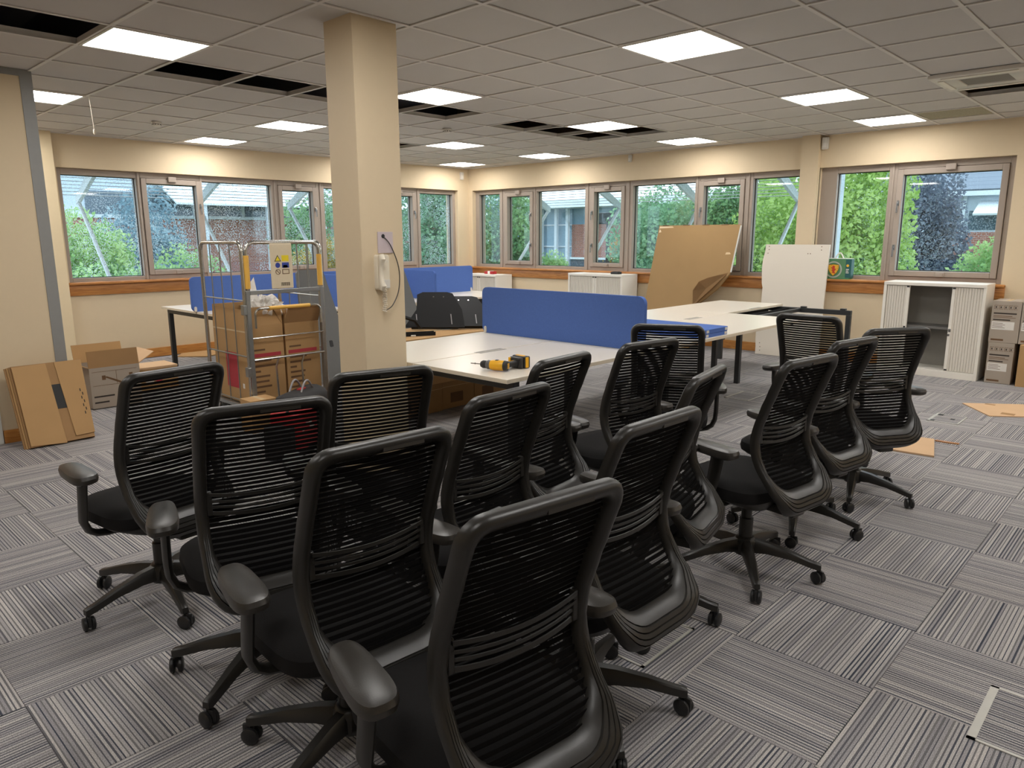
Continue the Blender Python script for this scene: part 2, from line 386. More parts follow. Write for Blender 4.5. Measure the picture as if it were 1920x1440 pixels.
# sills and skirtings
def sill(name, axis, a0, a1, lab):
    bm = bmesh.new()
    if axis == 'Y':
        bx(bm, XL-.10, XL+.052, a0, a1, Z0-.028, Z0+.004, bev=.01, seg=3); bx(bm, XL+.0005, XL+.022, a0, a1, .838, Z0-.028, bev=.003)
    else:
        bx(bm, a0, a1, YB-.052, YB+.10, Z0-.028, Z0+.004, bev=.01, seg=3); bx(bm, a0, a1, YB-.022, YB-.0005, .838, Z0-.028, bev=.003)
    struct(obj(name, bm, 'sill_wood', smooth=True), lab)
sill('trim_2', 'Y', 2.72, YB-.06, 'varnished wooden sill under the left window')
sill('trim_3', 'X', XL+.06, -1.53, 'varnished wooden sill under the back windows')
def base(name, box): struct(one(name, 'base_wood', box=box, bev=.004))
base('baseboard_left', (XL+.0005, XL+.018, 2.70, YB-.02, 0, .115))
base('baseboard_back', (XL+.0005, XR, YB-.018, YB-.0005, 0, .115))
base('baseboard_partition', (PXP+.0005, PXP+.016, 1.22, 1.615, 0, .10))

# ------------------------------------------------------------------ windows
def window(name, axis, op, panes, label, gl):
    """panes: list of (a0,a1,is_casement) glass extents along the wall; frame front .08 behind wall face"""
    W = sempty(name, label)
    f0, f1, g = .08, .22, .16
    def B(bm, a0, a1, d0, d1, z0, z1, bev=0):
        if axis == 'Y': bx(bm, XL-d1, XL-d0, a0, a1, z0, z1, bev=bev)
        else: bx(bm, a0, a1, YB+d0, YB+d1, z0, z1, bev=bev)
    FZ0, FZ1, SZ0, SZ1, sw = 1.04, 2.252, 1.112, 2.192, .066
    bm = bmesh.new(); holes = []
    for a0, a1, cs in panes:
        holes.append((a0-sw, a1+sw) if cs else (a0, a1))
    hz = [(SZ0-sw, SZ1+sw) if p[2] else (FZ0, FZ1) for p in panes]
    edge = op[0]
    for (h0, h1), (z0, z1) in zip(holes, hz):
        B(bm, edge, h0, f0, f1, Z0, Z1, .004)
        B(bm, h0, h1, f0, f1, Z0, z0, .004); B(bm, h0, h1, f0, f1, z1, Z1, .004); edge = h1
    B(bm, edge, op[1], f0, f1, Z0, Z1, .004)
    obj('frame', bm, 'window_metal', W)
    # raised mullion lines between the units
    for (h0, h1), (k0, k1) in zip(holes, holes[1:]):
        bm = bmesh.new(); c = (h1+k0)/2; B(bm, c-.012, c+.012, f0-.014, f0+.002, Z0+.004, Z1-.004, .003); obj('mullion', bm, 'window_metal', W)
    for (a0, a1, cs), (h0, h1) in zip(panes, holes):
        if not cs:
            bm = bmesh.new(); B(bm, a0, a1, g-.004, g+.004, FZ0, FZ1); obj('pane', bm, gl, W)
            bm = bmesh.new()
            for q in ((a0, a0+.008, FZ0, FZ1), (a1-.008, a1, FZ0, FZ1), (a0, a1, FZ0, FZ0+.008), (a0, a1, FZ1-.008, FZ1)): B(bm, q[0], q[1], g-.02, g-.006, q[2], q[3])
            obj('gasket', bm, 'gasket', W)
        else:
            s = bmesh.new(); c0, c1, y0, y1 = h0+.004, h1-.004, SZ0-sw+.004, SZ1+sw-.004
            for q in ((c0, a0, y0, y1), (a1, c1, y0, y1), (a0, a1, y0, SZ0), (a0, a1, SZ1, y1)): B(s, q[0], q[1], f0-.018, f1-.02, q[2], q[3], .005)
            S = obj('casement', s, 'window_metal', W)
            bm = bmesh.new(); B(bm, a0, a1, g-.004, g+.004, SZ0, SZ1); obj('pane', bm, gl, S)
            bm = bmesh.new()
            for q in ((a0, a0+.008, SZ0, SZ1), (a1-.008, a1, SZ0, SZ1), (a0, a1, SZ0, SZ0+.008), (a0, a1, SZ1-.008, SZ1)): B(bm, q[0], q[1], g-.02, g-.006, q[2], q[3])
            obj('gasket', bm, 'gasket', S)
            # lever handles on the opening stile, restrictor and closer boxes
            side = a1+.03 if axis == 'Y' or cs == 2 else a0-.03
            for zc in (1.88, 1.38) if axis == 'X' else (1.93,):
                bm = bmesh.new(); B(bm, side-.012, side+.012, f0-.034, f0-.017, zc-.03, zc+.03, .004); B(bm, side-.008, side+.008, f0-.06, f0-.034, zc-.012, zc+.012, .004); B(bm, side-.007, side+.007, f0-.062, f0-.05, zc-.11, zc+.0, .003)
                obj('handle', bm, 'steel', S)
            cm = (a0+a1)/2
            bm = bmesh.new(); B(bm, cm-.05, cm+.05, f0-.05, f0-.017, y1-.035, y1+.03, .006); obj('closer', bm, 'window_metal', S)
            bm = bmesh.new(); B(bm, cm-.045, cm+.045, f0-.035, f0-.017, y0+.0, y0+.05, .005); B(bm, cm+.02, cm+.035, f0-.04, f0-.035, y0+.005, y0+.045, .002); obj('restrictor', bm, 'window_metal', S)
    return W
window('window_1', 'Y', LW, [(2.80, 3.632, 0), (3.75, 4.384, 1), (4.456, 5.468, 0), (5.637, 6.135, 1), (6.34, 7.33, 0), (7.5, 8.041, 1), (8.217, 8.96, 0)], 'long grey-framed window of seven panes in the left wall', 'glass_rain')
window('window_2', 'X', BW1, [(-9.63, -9.12, 0), (-8.925, -8.40, 2), (-8.259, -7.246, 0), (-7.056, -6.552, 1), (-6.348, -5.319, 0), (-5.178, -4.646, 1), (-4.471, -3.85, 0)], 'long grey-framed window of seven panes in the back wall', 'glass_clear')
window('window_3', 'X', BW2, [(-3.40, -2.814, 0), (-2.657, -1.700, 1)], 'two-pane grey-framed window at the right of the back wall', 'glass_clear')

# ------------------------------------------------------------------ ceiling
AX, AY, GS = -2.6288, 4.3885, .6
def cc(i, j): return AX+GS*i, AY+GS*j
HOLES = {(-4, -5), (-4, -6), (-5, -3), (-5, -2), (-5, -1), (-5, 0), (-5, 1), (-5, 3), (-5, 4), (-5, 5), (-4, 5), (-9, 3), (2, 5), (3, 5)}
LIGHTS = [(-4, -4), (-8, -4), (0, 0), (-4, 0), (-8, 0), (-11, 0), (0, 4), (-4, 4), (-8, 4), (0, 7), (-4, 7), (-8, 7), (-11, 7)]
HID = [(-11, 4), (4, 0), (4, 4), (4, 7), (0, -4), (4, -4), (0, -8), (4, -8), (-4, -8), (8, 0), (8, 4), (-11, -4), (-8, -8)]
AC = (2, 4)
I0, I1, J0, J1 = -12, 9, -12, 8
bm = bmesh.new()
for i in range(I0, I1+2):
    x = AX+GS*(i-.5)
    if XL < x < XR: bx(bm, x-.012, x+.012, YF, YB, H-.005, H+.001); bx(bm, x-.002, x+.002, YF, YB, H+.001, H+.035)
for j in range(J0, J1+2):
    y = AY+GS*(j-.5)
    if YF < y < YB: bx(bm, XL, XR, y-.012, y+.012, H-.0052, H+.0012); bx(bm, XL, XR, y-.002, y+.002, H+.001, H+.032)
bx(bm, XL, XL+.02, YF, YB, H-.006, H+.002); bx(bm, XL, XR, YB-.02, YB, H-.006, H+.002)
ce = struct(obj('ceiling', bm, 'ceiling_grid'), 'suspended grid ceiling of square white tiles, some missing')
def ctile(m):
    bm = bmesh.new(); bx(bm, -.289, .289, -.289, .289, .0, .016, bev=.002, seg=1); bmesh.ops.recalc_face_normals(bm, faces=bm.faces[:])
    me = bpy.data.meshes.new('ceiling_tile'); bm.to_mesh(me); bm.free(); me.materials.append(M[m]); return me
cme, cst = ctile('ceiling_tile'), ctile('ceiling_tile_stained')
rest = bmesh.new()
for i in range(I0, I1+1):
    for j in range(J0, J1+1):
        x, y = cc(i, j)
        if (i, j) in HOLES or (i, j) in LIGHTS or (i, j) in HID or (i, j) == AC: continue
        if abs(x+3.69) < .3 and abs(y-2.66) < .3:  # tiles cut around the pillar
            pass
        x0, x1, y0, y1 = max(x-.289, XL+.002), min(x+.289, XR), max(y-.289, YF), min(y+.289, YB-.002)
        if x1-x0 < .05 or y1-y0 < .05: continue
        p = PX((x, y, H)); vis = p is not None and -200 < p[0] < 2120 and -150 < p[1] < 700
        if vis:
            o = bpy.data.objects.new('ceiling_tile', cst if (i, j) == (1, 7) else cme); col.objects.link(o); o.parent = ce
            o.location = ((x0+x1)/2, (y0+y1)/2, H+.0015+random.uniform(0, .0015)); o.scale = ((x1-x0)/.578, (y1-y0)/.578, 1)
            o.rotation_euler = (random.uniform(-.0012, .0012), random.uniform(-.0012, .0012), 0)
        else: bx(rest, x0, x1, y0, y1, H+.0015, H+.017)
o = obj('ceiling_tile_field', rest, 'ceiling_tile', ce); o['kind'] = 'stuff'
# light panels
LL = {(-4, -4): 'square lit LED ceiling panel nearest the partition, right of an open bay', (-8, -4): 'square lit LED ceiling panel half hidden behind the partition edge',
      (0, 0): 'largest square lit LED ceiling panel, at the top right of the picture', (-4, 0): 'square lit LED ceiling panel just right of the cream pillar top',
      (-8, 0): 'square lit LED ceiling panel just left of the pillar', (-11, 0): 'square lit LED ceiling panel closest to the left window wall',
      (0, 4): 'square lit LED ceiling panel above the right window, nearer of two', (-4, 4): 'square lit LED ceiling panel beside open dark bays in mid ceiling',
      (-8, 4): 'square lit LED ceiling panel in mid ceiling, with smoke detector before it', (0, 7): 'square lit LED ceiling panel beside the stained tile over the right window',
      (-4, 7): 'square lit LED ceiling panel close to the back wall, left of the pilaster', (-8, 7): 'square lit LED ceiling panel close to the back wall, second from the room corner',
      (-11, 7): 'square lit LED ceiling panel right in the far room corner'}
def make_light():
    t_ = thing('ceiling_light', '', 'ceiling light')
    bm = bmesh.new(); a, b_ = .297, .277
    for q in ((-a, a, -a, -b_), (-a, a, b_, a), (-a, -b_, -b_, b_), (b_, a, -b_, b_)): bx(bm, q[0], q[1], q[2], q[3], -.008, .02, bev=.002, seg=1)
    obj('frame', bm, 'white_plastic', t_)
    one('housing', 'white_plastic', t_, box=(-b_, b_, -b_, b_, .007, .045))
    one('diffuser', 'led', t_, box=(-b_, b_, -b_, b_, -.004, .006))
    return t_
proto = make_light(); first = True
for k in LIGHTS+HID:
    o = proto if first else dup(proto); first = False
    x, y = cc(*k); o.location = (x, y, H-.002); o['group'] = 'LED ceiling panels'
    o['label'] = LL.get(k, 'square LED ceiling panel outside the picture or hidden behind the pillar')
# AC cassette
ax_, ay_ = cc(*AC)
ac = thing('air_conditioner', 'white square ceiling air conditioning cassette at the right edge', 'air conditioner', (ax_+.02, ay_, H-.012))
bm = bmesh.new()
for q in ((-.33, .33, -.33, -.16), (-.33, .33, .16, .33), (-.33, -.16, -.16, .16), (.16, .33, -.16, .16)): bx(bm, q[0], q[1], q[2], q[3], -.02, .012, bev=.008)
obj('fascia', bm, 'white_plastic', ac, True)
one('intake_grille', 'cab_inside', ac, boxes=[(-.16, .16, -.16+.02*k, -.148+.02*k, -.012, .0) for k in range(16)]+[(-.16, .16, -.16, .16, .0, .008)])
for q in ((-.25, .25, -.29, -.25), (-.25, .25, .25, .29), (-.29, -.25, -.2, .2)): one('air_flap', 'white_lacquer', ac, box=(q[0], q[1], q[2], q[3], -.028, -.02), bev=.003)
# plenum services
bm = bmesh.new(); bx(bm, -7.2, -1.5, 1.25, 1.62, 2.95, 3.2); bx(bm, -6.3, -5.0, 2.2, 3.0, 3.0, 3.25)
tag(obj('air_duct', bm, 'void_duct'), 'grey rectangular duct seen through the open bays by the partition', 'duct')
bm = bmesh.new(); bx(bm, -6.9, -4.2, 6.35, 6.75, 2.98, 3.24)
tag(obj('air_duct', bm, 'ceiling_tile_stained'), 'pale duct seen through the open bay in mid ceiling', 'duct')
def cable(name, pts, r, m, label, cat='cable', n=6):
    P = [Vector(p) for p in pts]; out = []
    for i in range(len(P)-1):
        a, b_, c_, d_ = P[max(i-1, 0)], P[i], P[i+1], P[min(i+2, len(P)-1)]
        for s in range(6):
            u = s/6; out.append(.5*((2*b_)+(c_-a)*u+(2*a-5*b_+4*c_-d_)*u*u+(3*b_-a-3*c_+d_)*u**3))
    out.append(P[-1]); bm = bmesh.new(); tube(bm, out, r, n)
    return tag(obj(name, bm, m, smooth=True), label, cat)
cable('cable', [(-4.2, .6, 2.95), (-4.75, 1.1, 2.80), (-5.0, 1.4, 2.79), (-4.95, 1.62, 2.9), (-4.9, 1.66, 3.3)], .009, 'cable_grey', 'grey cable looping in the open bay beside the nearest panel')
cable('cable', [(-5.3, 3.06, 3.2), (-5.55, 3.3, 2.85), (-5.7, 3.7, 2.8), (-5.6, 4.1, 3.1)], .012, 'cable_grey', 'grey cable in the open bays left of the pillar')
cable('cable', [(-5.75, 6.2, 3.1), (-5.6, 6.5, 2.76), (-5.45, 6.8, 2.76), (-5.3, 6.95, 2.95)], .009, 'cable_grey', 'grey cable drooping from the open bay in mid ceiling')
# detectors and pull cord
def detector(loc, lab):
    d = thing('smoke_detector', lab, 'smoke detector', loc)
    bm = bmesh.new(); lathe(bm, [(.05, 0), (.05, -.018), (.042, -.02)], 20); obj('mount', bm, 'white_plastic', d, True)
    bm = bmesh.new(); lathe(bm, [(.04, -.02), (.042, -.034), (.03, -.045), (0, -.046)], 20); obj('sensor_head', bm, 'white_plastic', d, True)
    one('vent_slot', 'gasket', d, boxes=[(.041*math.cos(a)-.004, .041*math.cos(a)+.004, .041*math.sin(a)-.004, .041*math.sin(a)+.004, -.032, -.024) for a in [k*PI/5 for k in range(10)]])
detector((-8.17, 3.263, H-.003), 'round white smoke detector on the ceiling near the left window')
detector((-6.388, 5.72, H-.003), 'round white smoke detector on the ceiling right of the pillar')
pc = thing('pull_cord', 'thin white pull cord hanging from the ceiling near the partition', 'pull cord', (-7.166, 2.319, H))
one('cord', 'cord_white', pc, tubes=[([(0, 0, -.005), (.004, .006, -.15), (.0, .012, -.27)], .0035)], n=6)
bm = bmesh.new(); lathe(bm, [(.002, -.262), (.008, -.27), (.01, -.3), (.006, -.31), (0, -.312)], 10, TM((0, .012, 0))); obj('acorn', bm, 'cord_white', pc, True)
# small wall devices near the ceiling
def pir(loc, s, lab, rz=0):
    p = thing('motion_sensor', lab, 'sensor', loc, rz)
    one('housing', 'white_plastic', p, box=(-.035*s, .035*s, -.045*s, 0, -.07*s, .06*s), bev=.012)
    one('lens', 'print_white', p, box=(-.022*s, .022*s, -.052*s, -.04*s, -.05*s, .0), bev=.006)
pir((-3.535, YB, 2.61), 1.1, 'white motion sensor beside the pilaster top')
pir((-6.35, YB, 2.64), .8, 'small white sensor box high on the back wall')
pir((XL, 9.10, 2.58), 1.0, 'white sensor box high in the room corner', PI/2)

# ------------------------------------------------------------------ office chairs
CP = [(.36, -.258), (.40, -.276), (.44, -.268), (.50, -.222), (.56, -.172), (.62, -.142), (.68, -.134), (.74, -.146), (.82, -.174), (.90, -.206), (.97, -.234), (1.03, -.255)]
def prof(z):
    if z <= CP[0][0]: return CP[0][1]
    for (a, ya), (b_, yb) in zip(CP, CP[1:]):
        if z <= b_:
            u = (z-a)/(b_-a); u = u*u*(3-2*u)*.35+u*.65; return ya+(yb-ya)*u
    return CP[-1][1]
def hw_in(z):  # half width of the opening inside the back frame
    z0, z1, w, rt, rb = .470, .986, .169, .030, .10
    if z > z1-rt: d = z-(z1-rt); return w-rt+math.sqrt(max(rt*rt-d*d, 0))
    if z < z0+rb: d = (z0+rb)-z; return w-rb+math.sqrt(max(rb*rb-d*d, 0))
    return w
def chair_loop(w, z0, z1, rt, rb):
    out = []
    def arc(cx, cz, r, a0, a1, n):
        for i in range(n): a = a0+(a1-a0)*i/n; out.append((cx+r*math.cos(a), cz+r*math.sin(a)))
    def line(p, q, n):
        for i in range(n): u = i/n; out.append((p[0]+(q[0]-p[0])*u, p[1]+(q[1]-p[1])*u))
    arc(w-rt, z1-rt, rt, 0, PI/2, 6); line((w-rt, z1), (-w+rt, z1), 8); arc(-w+rt, z1-rt, rt, PI/2, PI, 6)
    line((-w, z1-rt), (-w, z0+rb), 14); arc(-w+rb, z0+rb, rb, PI, 1.5*PI, 8); line((-w+rb, z0), (w-rb, z0), 8)
    arc(w-rb, z0+rb, rb, 1.5*PI, 2*PI, 8); line((w, z0+rb), (w, z1-rt), 14)
    return out
def make_chair():
    t_ = thing('office_chair', '', 'chair')
    # back frame: swept ring with a ridged scoop at the bottom
    A = chair_loop(.207, .360, 1.027, .055, .135); B = chair_loop(.169, .470, .986, .030, .10); n = len(A)
    ts = [(0, 0), (.05, .010), (.16, .019), (.27, .022), (.285, .015), (.31, .022), (.42, .021), (.435, .014), (.46, .021), (.57, .020), (.585, .013), (.61, .019), (.72, .018), (.735, .011), (.76, .016), (.9, .011), (1, 0)]
    loops = []
    for (t, off) in ts:
        L = []
        for (ax, az), (bx_, bz) in zip(A, B):
            x, z = ax+(bx_-ax)*t, az+(bz-az)*t
            low = max(0, min(1, (.62-z)/.12)) if abs(x) > .02 else max(0, min(1, (.62-z)/.12))
            base_off = .024*math.sqrt(max(0, 1-(2*t-1)**2)) if 0 < t < 1 else 0
            o_ = off*1.25*low+base_off*(1-low)
            L.append((x, prof(z)-o_-.004, z))
        loops.append(L)
    for t in (1, .5, 0):
        L = []
        for (ax, az), (bx_, bz) in zip(A, B):
            x, z = ax+(bx_-ax)*t, az+(bz-az)*t
            L.append((x, prof(z)+(.014 if t == .5 else .006), z))
        loops.append(L)
    bm = bmesh.new(); R_ = [[bm.verts.new(p) for p in L] for L in loops]; k = len(R_)
    for a in range(k):
        P, Q = R_[a], R_[(a+1) % k]
        for j in range(n): bm.faces.new((P[j], P[(j+1) % n], Q[(j+1) % n], Q[j]))
    fr_ = obj('back_frame', bm, 'chair_plastic', t_, True)
    bm = bmesh.new(); pts = []
    for s in range(7): x = -.02+.12*s/6; pts.append((x, prof(1.006)-.0275, 1.006))
    for a, b_ in zip(pts, pts[1:]): bx(bm, a[0], b_[0], a[1]-.0012, a[1]+.004, .998, 1.014)
    obj('label_inset', bm, 'chair_pad', fr_)
    # elastic strips across the opening
    bm = bmesh.new(); z = .476
    while z < .984:
        w = hw_in(z)+.006; m_ = 6; prev = None; hgt = .0094 if z > .66 else .0122
        for s in range(m_+1):
            x = -w+2*w*s/m_; y = prof(z)+.002-.006*(1-(x/.17)**2)
            zz = z-.0015*(1-(x/.17)**2)
            ring = [bm.verts.new((x, y+dy, zz+dz)) for dy, dz in ((-.0012, -hgt/2), (-.0012, hgt/2), (.0012, hgt/2), (.0012, -hgt/2))]
            if prev:
                for q in range(4): bm.faces.new((prev[q], prev[(q+1) % 4], ring[(q+1) % 4], ring[q]))
            prev = ring
        z += .0152
    o = obj('back_mesh', bm, 'chair_mesh', t_); o['kind'] = 'stuff'
    # sheer cloth behind the strips
    bm = bmesh.new(); prev = None
    for q in range(27):
        z = .474+(.984-.474)*q/26; w = hw_in(z)+.004; row = [bm.verts.new((-w+2*w*k/6, prof(z)+.0045-.006*(1-((-w+2*w*k/6)/.17)**2), z)) for k in range(7)]
        if prev:
            for k in range(6): bm.faces.new((prev[k], prev[k+1], row[k+1], row[k]))
        prev = row
    obj('sheer_cloth', bm, 'chair_sheer', t_, True)
    # lumbar support bands
    bm = bmesh.new()
    for zc, h in ((.735, .010), (.713, .007), (.694, .007), (.672, .012)):
        w = .166; prev = None
        for s in range(11):
            x = -w+2*w*s/10; y = prof(zc)-.016-.014*(1-(x/w)**2); zz = zc-.014*(1-(x/w)**2)
            ring = [bm.verts.new((x, y+dy, zz+dz)) for dy, dz in ((-.002, -h/2), (-.002, h/2), (.002, h/2), (.002, -h/2))]
            if prev:
                for q in range(4): bm.faces.new((prev[q], prev[(q+1) % 4], ring[(q+1) % 4], ring[q]))
            prev = ring
    for s in (-1, 1): bx(bm, s*.166-.008, s*.166+.008, prof(.7)-.02, prof(.7)-.004, .665, .742, bev=.003)
    obj('lumbar_support', bm, 'chair_plastic', t_)
    # seat cushion and shell
    def outline(sx, sy, z, cy=.028, n_=36):
        out = []
        for i in range(n_):
            a = 2*PI*i/n_; c, s = math.cos(a), math.sin(a); e = 2/4.2
            out.append((sx*math.copysign(abs(c)**e, c), cy+sy*math.copysign(abs(s)**e, s), z))
        return out
    bm = bmesh.new(); loft(bm, [outline(.222, .198, .398), outline(.238, .213, .408), outline(.242, .217, .428), outline(.238, .213, .452), outline(.218, .194, .468), outline(.15, .13, .473)])
    obj('seat', bm, 'chair_fabric', t_, True)
    bm = bmesh.new(); loft(bm, [outline(.10, .12, .335, .0), outline(.16, .16, .362, .01), outline(.22, .194, .392), outline(.223, .199, .40)])
    obj('seat_shell', bm, 'chair_plastic', t_, True)
    bm = bmesh.new(); bx(bm, -.045, .045, -.255, -.05, .335, .375, bev=.01); obj('back_bracket', bm, 'chair_plastic', t_, True)
    # arms
    for s in (-1, 1):
        path = [(.286, -.035, .622), (.288, -.028, .56), (.288, -.015, .49), (.284, .004, .435), (.268, .006, .395), (.24, .008, .375), (.20, .008, .366), (.12, .006, .362)]
        bm = bmesh.new(); rings = []; m_ = 10
        for i, p in enumerate(path):
            a, b_ = Vector(path[max(i-1, 0)]), Vector(path[min(i+1, len(path)-1)]); tg = (b_-a).normalized()
            e1 = (Vector((0, 1, 0))-tg*tg.y).normalized(); e2 = tg.cross(e1)
            wy = .034-.008*min(1, i/4); rings.append([((p[0]+e1.x*math.cos(2*PI*q/m_)*wy+e2.x*math.sin(2*PI*q/m_)*.014)*s, p[1]+e1.y*math.cos(2*PI*q/m_)*wy+e2.y*math.sin(2*PI*q/m_)*.014, p[2]+e1.z*math.cos(2*PI*q/m_)*wy+e2.z*math.sin(2*PI*q/m_)*.014) for q in range(m_)])
        loft(bm, rings); arm = obj('armrest', bm, 'chair_plastic', t_, True)
        bm = bmesh.new()
        def po(sx, sy, z, n_=28):
            out = []
            for i in range(n_):
                a = 2*PI*i/n_; c, q = math.cos(a), math.sin(a); e = 2/3.2
                y = sy*math.copysign(abs(q)**e, q); x = sx*(1-.12*y/sy)*math.copysign(abs(c)**e, c)
                out.append((s*.288+x*.92-s*.014*(y/sy), -.006+y, z))
            return out
        loft(bm, [po(.038, .112, .612), po(.049, .128, .620), po(.051, .132, .636), po(.047, .126, .648), po(.032, .106, .654)])
        obj('arm_pad', bm, 'chair_pad', arm, True)
    # gas lift and five-star base
    bm = bmesh.new(); lathe(bm, [(.031, .115), (.031, .255), (.024, .26), (.024, .345)], 16); obj('gas_lift', bm, 'chair_plastic', t_, True)
    bm = bmesh.new(); lathe(bm, [(.045, .085), (.052, .10), (.05, .15), (.04, .165), (.032, .168)], 20); obj('base_hub', bm, 'chair_plastic', t_, True)
    legm = bmesh.new(); sec = []
    for y, w, zt, zb in ((.03, .026, .160, .098), (.10, .025, .152, .104), (.2, .021, .128, .094), (.29, .016, .100, .070), (.318, .015, .094, .064), (.328, .012, .088, .066)):
        sec.append([(-w, y, zb), (-w*.9, y, (zt+zb)/2+.01), (-w*.55, y, zt), (w*.55, y, zt), (w*.9, y, (zt+zb)/2+.01), (w, y, zb)])
    loft(legm, sec)
    cm_ = bmesh.new()
    for s in (-1, 1): lathe(cm_, [(.012, 0), (.024, .002), (.0275, .006), (.0275, .014), (.022, .018), (.008, .019)], 18, Matrix.Translation((0, .318, .0285)) @ Matrix.Rotation(s*PI/2, 4, 'Y') @ Matrix.Translation((0, 0, .004)))
    bx(cm_, -.006, .006, .312, .345, .02, .062, bev=.003); tube(cm_, [(0, .318, .04), (0, .318, .085)], .008, 8)
    lm, wm = None, None
    for k in range(5):
        if k == 0:
            l = obj('leg', legm, 'chair_plastic', t_, True); c = obj('caster', cm_, 'caster', l, True); lm, wm = l, c
        else:
            l = lm.copy(); col.objects.link(l); l.parent = t_; c = wm.copy(); col.objects.link(c); c.parent = l
        l.rotation_euler = (0, 0, 2*PI*k/5)
    return t_
# x, y, facing (deg), absolute direction of one leg (deg), label
CH = [(-3.058, 1.072, 187.3, -80, 'black mesh office chair at far left, before the grey open carton'),
      (-2.245, 1.106, 164.8, -62, 'black mesh office chair with a red tool bag seen through its back'),
      (-1.665, 1.063, 175.2, -145, 'black mesh office chair in the front row, left of the nearest one'),
      (-1.102, 1.040, 171.7, -60, 'nearest black mesh office chair, cut off by the bottom edge'),
      (-2.435, 1.692, 163.5, 32, 'black mesh office chair with the cream pillar seen through its back'),
      (-1.836, 1.665, 181.8, 30, 'black mesh office chair whose top overlaps the drill desk corner'),
      (-2.140, 2.293, 184.6, 52, 'black mesh office chair just right of the cordless drill'),
      (-1.288, 1.701, 178.5, 38, 'black mesh office chair directly right of and behind the nearest one'),
      (-2.12, 2.98, 170.9, 15, 'black mesh office chair right in front of the large blue screen end'),
      (-2.274, 3.780, 118.0, 40, 'black mesh office chair before the stacked blue screens on the desk'),
      (-1.527, 2.354, 191.5, 20, 'black mesh office chair seen nearly edge-on in the middle of the group'),
      (-1.372, 3.005, 171.0, 17, 'black mesh office chair on the right with its whole five-star base showing'),
      (-1.775, 4.84, 89.5, 25, 'black mesh office chair facing the back wall, before the white board'),
      (-1.425, 3.69, 169.5, 3, 'black mesh office chair second from the right end of the group'),
      (-1.36, 4.375, 145.6, -2, 'rightmost black mesh office chair, next to the white tambour cabinet')]
chair0 = make_chair(); used = False
for x, y, fa, la, lab in CH:
    c = chair0 if not used else dup(chair0); used = True
    c.location = (x, y, 0); rz = math.radians(fa-90); c.rotation_euler = (0, 0, rz); c['label'] = lab; c['group'] = 'office chairs gathered in the room'
    legs = [k for k in c.children if k.name.split('.')[0] == 'leg']
    for q, l in enumerate(legs):
        l.rotation_euler = (0, 0, math.radians(la-90)+2*PI*q/5-rz)
        for cs in l.children:  # casters swivel freely about their stem
            a = ((q*97+int(abs(x)*100)) % 9-4)*.33; R_ = Matrix.Translation((0, .318, 0)) @ Matrix.Rotation(a, 4, 'Z') @ Matrix.Translation((0, -.318, 0)); cs.matrix_local = R_

# ------------------------------------------------------------------ desks
DZ = .73
def bench_desk(x0, x1, y0, y1, label, group, cut=None):
    cx, cy = (x0+x1)/2, (y0+y1)/2; o = thing('bench_desk', label, 'desk', (cx, cy, DZ-.025), 0, group)
    one('desk_panel', 'desk_white', o, box=(x0-cx, x1-cx, y0-cy, y1-cy, 0, .025), bev=.002)
    one('edge_band', 'desk_edge', o, boxes=[(x0-cx-.0008, x0-cx, y0-cy+.002, y1-cy-.002, .002, .0235), (x1-cx, x1-cx+.0008, y0-cy+.002, y1-cy-.002, .002, .0235), (x0-cx+.002, x1-cx-.002, y0-cy-.0008, y0-cy, .002, .0235)])
    if cut: one('cable_slot', 'cab_inside', o, box=(cut[0]-cx, cut[1]-cx, cut[2]-cy, cut[3]-cy, .024, .0256))
    return o
YM = [(2.868, 4.250), (4.262, 5.648), (5.652, 7.036), (7.040, 8.430)]
for k, (y0, y1) in enumerate(YM):
    ym = (y0+y1)/2
    bench_desk(-4.362, -3.572, y0, y1, ['white desk top behind the pillar, beside the drill desk', 'white desk top behind the large blue screen, left row', 'white desk top of the left row, third from the drill end', 'white desk top nearest the big leaning cardboard sheet'][k], 'bench desk tops in the middle', (-3.60, -3.5725, ym-.13, ym+.13))
    if k < 3:
        bench_desk(-3.560, -2.745, y0, y1, ['white desk top with the cordless drill lying on it', 'white desk top carrying the stack of blue screens', 'white desk top next to the bare black desk frame'][k], 'bench desk tops in the middle', (-3.5595, -3.53, ym-.13, ym+.13))
bf = thing('bench_trestle', 'black steel frame under the long middle bench of desks, bare at its far end', 'desk frame', (-3.56, 5.65, 0))
def rel(o, par):
    o.matrix_parent_inverse = par.matrix_world.inverted(); return o
def part(par, name, m, boxes, bev=.004):
    ox, oy, oz = par.location
    bm = bmesh.new()
    for b_ in boxes: bx(bm, b_[0]-ox, b_[1]-ox, b_[2]-oy, b_[3]-oy, b_[4]-oz, b_[5]-oz, bev=bev)
    return obj(name, bm, m, par)
for y in (2.975, 8.375):
    part(bf, 'end_rail', 'black_metal', [(-4.335, -2.772, y-.025, y+.025, .652, .704)])
    for x in (-4.335, -2.822): part(bf, 'leg', 'black_metal', [(x, x+.05, y-.025, y+.025, .0, .652)])
for y in (4.256, 5.650, 7.060):
    part(bf, 'cross_rail', 'black_metal', [(-4.25, -2.88, y-.025, y+.025, .655, .704)])
    for x in (-3.72, -3.45): part(bf, 'leg', 'black_metal', [(x, x+.05, y-.025, y+.025, 0, .655)])
for x in (-3.80, -3.36): part(bf, 'long_rail', 'black_metal', [(x, x+.04, 3.0, 8.35, .66, .70)])
part(bf, 'cable_tray', 'black_sheet', [(-3.70, -3.695, 7.06, 8.33, .60, .70), (-3.46, -3.455, 7.06, 8.33, .60, .70), (-3.70, -3.455, 7.06, 8.33, .60, .605)], bev=0)
for x in (-3.30, -2.86): part(bf, 'mounting_lug', 'black_metal', [(x-.03, x+.03, 8.35, 8.40, .704, .722)])
